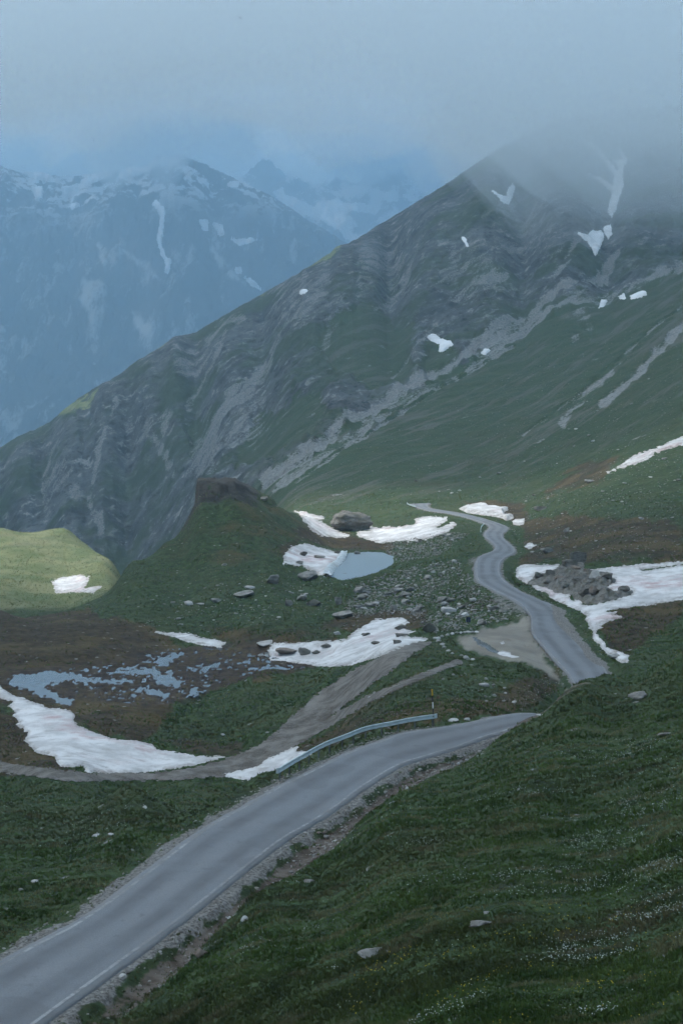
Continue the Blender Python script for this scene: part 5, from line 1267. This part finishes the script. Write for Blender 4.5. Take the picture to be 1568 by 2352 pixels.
# ------------------------------------------------------------------ turf and flowers
def ground_samples(n, y_hi, pxr, pyr):
    a = rng.uniform(*pxr, n); b = rng.uniform(*pyr, n)
    Xh, Yh, Zh, ok = T.hit(a, b, 12, y_hi)
    return Xh[ok], Yh[ok], Zh[ok]
def lookup(A, X_, Y_):
    u = X_ / Y_ * FP + CX
    c = np.clip(np.searchsorted(cols, u), 0, len(cols) - 1); r = np.clip(np.searchsorted(rows, Y_), 0, len(rows) - 1)
    return A[r, c]
Xa, Ya, Za = ground_samples(112000, 112, (-60, 1630), (1470, 2400))
for n_, a_, b_ in ((38000, (1630, 3400), (1000, 3000)), (14000, (-60, 1630), (2400, 3000)), (9000, (-600, -60), (1780, 2600))):
    q_ = ground_samples(n_, 112, a_, b_); Xa, Ya, Za = np.r_[Xa, q_[0]], np.r_[Ya, q_[1]], np.r_[Za, q_[2]]
Xb, Yb, Zb = ground_samples(95000, 430, (-60, 1630), (1130, 1850))
ok = (Yb > 105) & (lookup(M_brown, Xb, Yb) < .3 + .9 * rng.random(len(Xb))) & (lookup(M_lay, Xb, Yb) < .3) & (lookup(M_wet, Xb, Yb) < .2) & (lookup(np.clip(M_gravel, 0, 1), Xb, Yb) < .4)
# keep turf off the track, the snow and the pond
PXb = Xb / Yb * FP + CX; PYb = HY - Zb / Yb * FP
for poly_ in [trk, fp, pond_poly, lay_poly, outc] + [q[0] for q in snow_list]:
    ok &= sdf_poly(PXb, PYb, poly_) < -1.5
Xb, Yb, Zb = Xb[ok], Yb[ok], Zb[ok]
X1, Y1, Z1 = np.r_[Xa, Xb], np.r_[Ya, Yb], np.r_[Za, Zb]
bad = (lookup(RD, X1, Y1) < 1.5 + .5 * rng.standard_normal(len(X1))) | (lookup(M_earth, X1, Y1) > rng.random(len(X1)) * 1.2)
X1, Y1, Z1 = X1[~bad], Y1[~bad], Z1[~bad]
n = len(X1)
hum = fbm(X1 / 3.0, Y1 / 1.4, 3, 501); dry_or_sunlit = fbm(X1 / 1.7 + 30, Y1 / .9, 3, 502); big = fbm(X1 / 14, Y1 / 8, 2, 503)
tall = np.clip(1 + .9 * hum, .35, 2)
NB = 4
ang = rng.random((n, NB)) * 6.283; spread = (.02 + .05 * rng.random((n, NB))); hgt = (.035 + .055 * rng.random((n, NB))) * tall[:, None]
hgt *= np.clip(1 + .007 * Y1, 1, 2.0)[:, None]; wd = (.010 + .008 * rng.random((n, NB))) * np.clip(1 + .022 * Y1, 1, 5.5)[:, None]
bx_ = X1[:, None] + spread * np.cos(ang); by_ = Y1[:, None] + spread * np.sin(ang); ta = rng.random((n, NB)) * 6.283
lean = hgt * .8 * rng.random((n, NB))
V = np.empty((n, NB, 3, 3))
zb = Z1[:, None] - .015
V[..., 0, 0] = bx_ - wd * np.cos(ta); V[..., 0, 1] = by_ - wd * np.sin(ta); V[..., 0, 2] = zb
V[..., 1, 0] = bx_ + wd * np.cos(ta); V[..., 1, 1] = by_ + wd * np.sin(ta); V[..., 1, 2] = zb
V[..., 2, 0] = bx_ + lean * np.cos(ang); V[..., 2, 1] = by_ + lean * np.sin(ang); V[..., 2, 2] = zb + hgt
g0 = np.array((0.038, 0.070, 0.018)); g1 = np.array((0.085, 0.132, 0.037)); g2 = np.array((0.19, 0.17, 0.095)); g3 = np.array((0.058, 0.050, 0.028))
k = np.clip(.5 + .9 * fbm(X1 / 1.1, Y1 / .8, 3, 504) + .25 * (rng.random(n) - .5), 0, 1)[:, None]; C = g0 * (1 - k) + g1 * k
k = np.clip((dry_or_sunlit - .16) * 3.0, 0, .75)[:, None]; C = C * (1 - k) + g2 * k
k = np.clip((-big - .08) * 2.0, 0, .4)[:, None]; C = C * (1 - k) + g3 * k
Cv = np.repeat(C, NB * 3, axis=0)
m = NT('turf_blades'); M_grass = m.done(m.attr('tint', True), .85)
m.b.inputs['Specular IOR Level'].default_value = .1
go = mesh_np('grass', V.reshape(-1, 3), np.arange(n * NB * 3).reshape(-1, 3), M_grass, False, None, {'tint': Cv})
tag(go, 'short dark green turf of the near slopes', kind='stuff')

def flowers(name, n, pxr, pyr, cond, mat, label, r0, r1):
    a, b, c_ = ground_samples(n, 112, pxr, pyr)
    ok = cond(a, b) & (lookup(RD, a, b) > 3.2); a, b, c_ = a[ok], b[ok], c_[ok]; n = len(a)
    r = rng.uniform(r0, r1, n) * (1 + .004 * b); an = rng.random(n) * 6.28; h = .05 + .06 * rng.random(n)
    V = np.empty((n, 6, 3)); tilt = rng.uniform(-.5, .5, n)
    for j in range(5):
        t = an + j * 1.2566; V[:, j, 0] = a + r * np.cos(t); V[:, j, 1] = b + r * np.sin(t); V[:, j, 2] = c_ + h + r * (np.sin(t) * (.35 + tilt) )
    V[:, 5, 0] = a; V[:, 5, 1] = b; V[:, 5, 2] = c_ + h - r * .3
    i = np.arange(n)[:, None] * 6
    F = np.concatenate([np.stack([i[:, 0] + j, i[:, 0] + (j + 1) % 5, i[:, 0] + 5], 1) for j in range(5)])
    o = mesh_np(name, V.reshape(-1, 3), F, mat, False); tag(o, label, kind='stuff')
M_fw = paint('white_petals', (0.46, 0.50, 0.45), .8); M_fy = paint('yellow_petals', (0.60, 0.46, 0.04), .8)
def cw(a, b):
    px = a / b * FP + CX
    d = fbm(a / 3.2, b / 1.5, 3, 511) * .8 + .45 * fbm(a / 1.0, b / .6, 2, 512) + .40 * sstep(750, 1450, px) * sstep(34, 42, b) - .10 * sstep(62, 85, b) - .36
    return d > rng.random(len(a)) * .55
flowers('white_flowers', 40000, (520, 1630), (1700, 2400), cw, M_fw, 'tiny white flowers dotted in drifts over the right slope', .009, .015)
def cl(a, b): return fbm(a / 3, b / 2, 3, 515) > .25 + .5 * rng.random(len(a))
flowers('white_flowers', 6000, (-60, 560), (1790, 2120), cl, M_fw, 'tiny white flowers in the turf left of the road', .010, .016)
def cyl(a, b): return (b < 46) & (fbm(a / 1.6, b / 1.1, 3, 517) > .05 + .7 * rng.random(len(a)))
flowers('yellow_flowers', 3500, (800, 1630), (2080, 2400), cyl, M_fy, 'small yellow flowers in the grass at the bottom right', .008, .013)
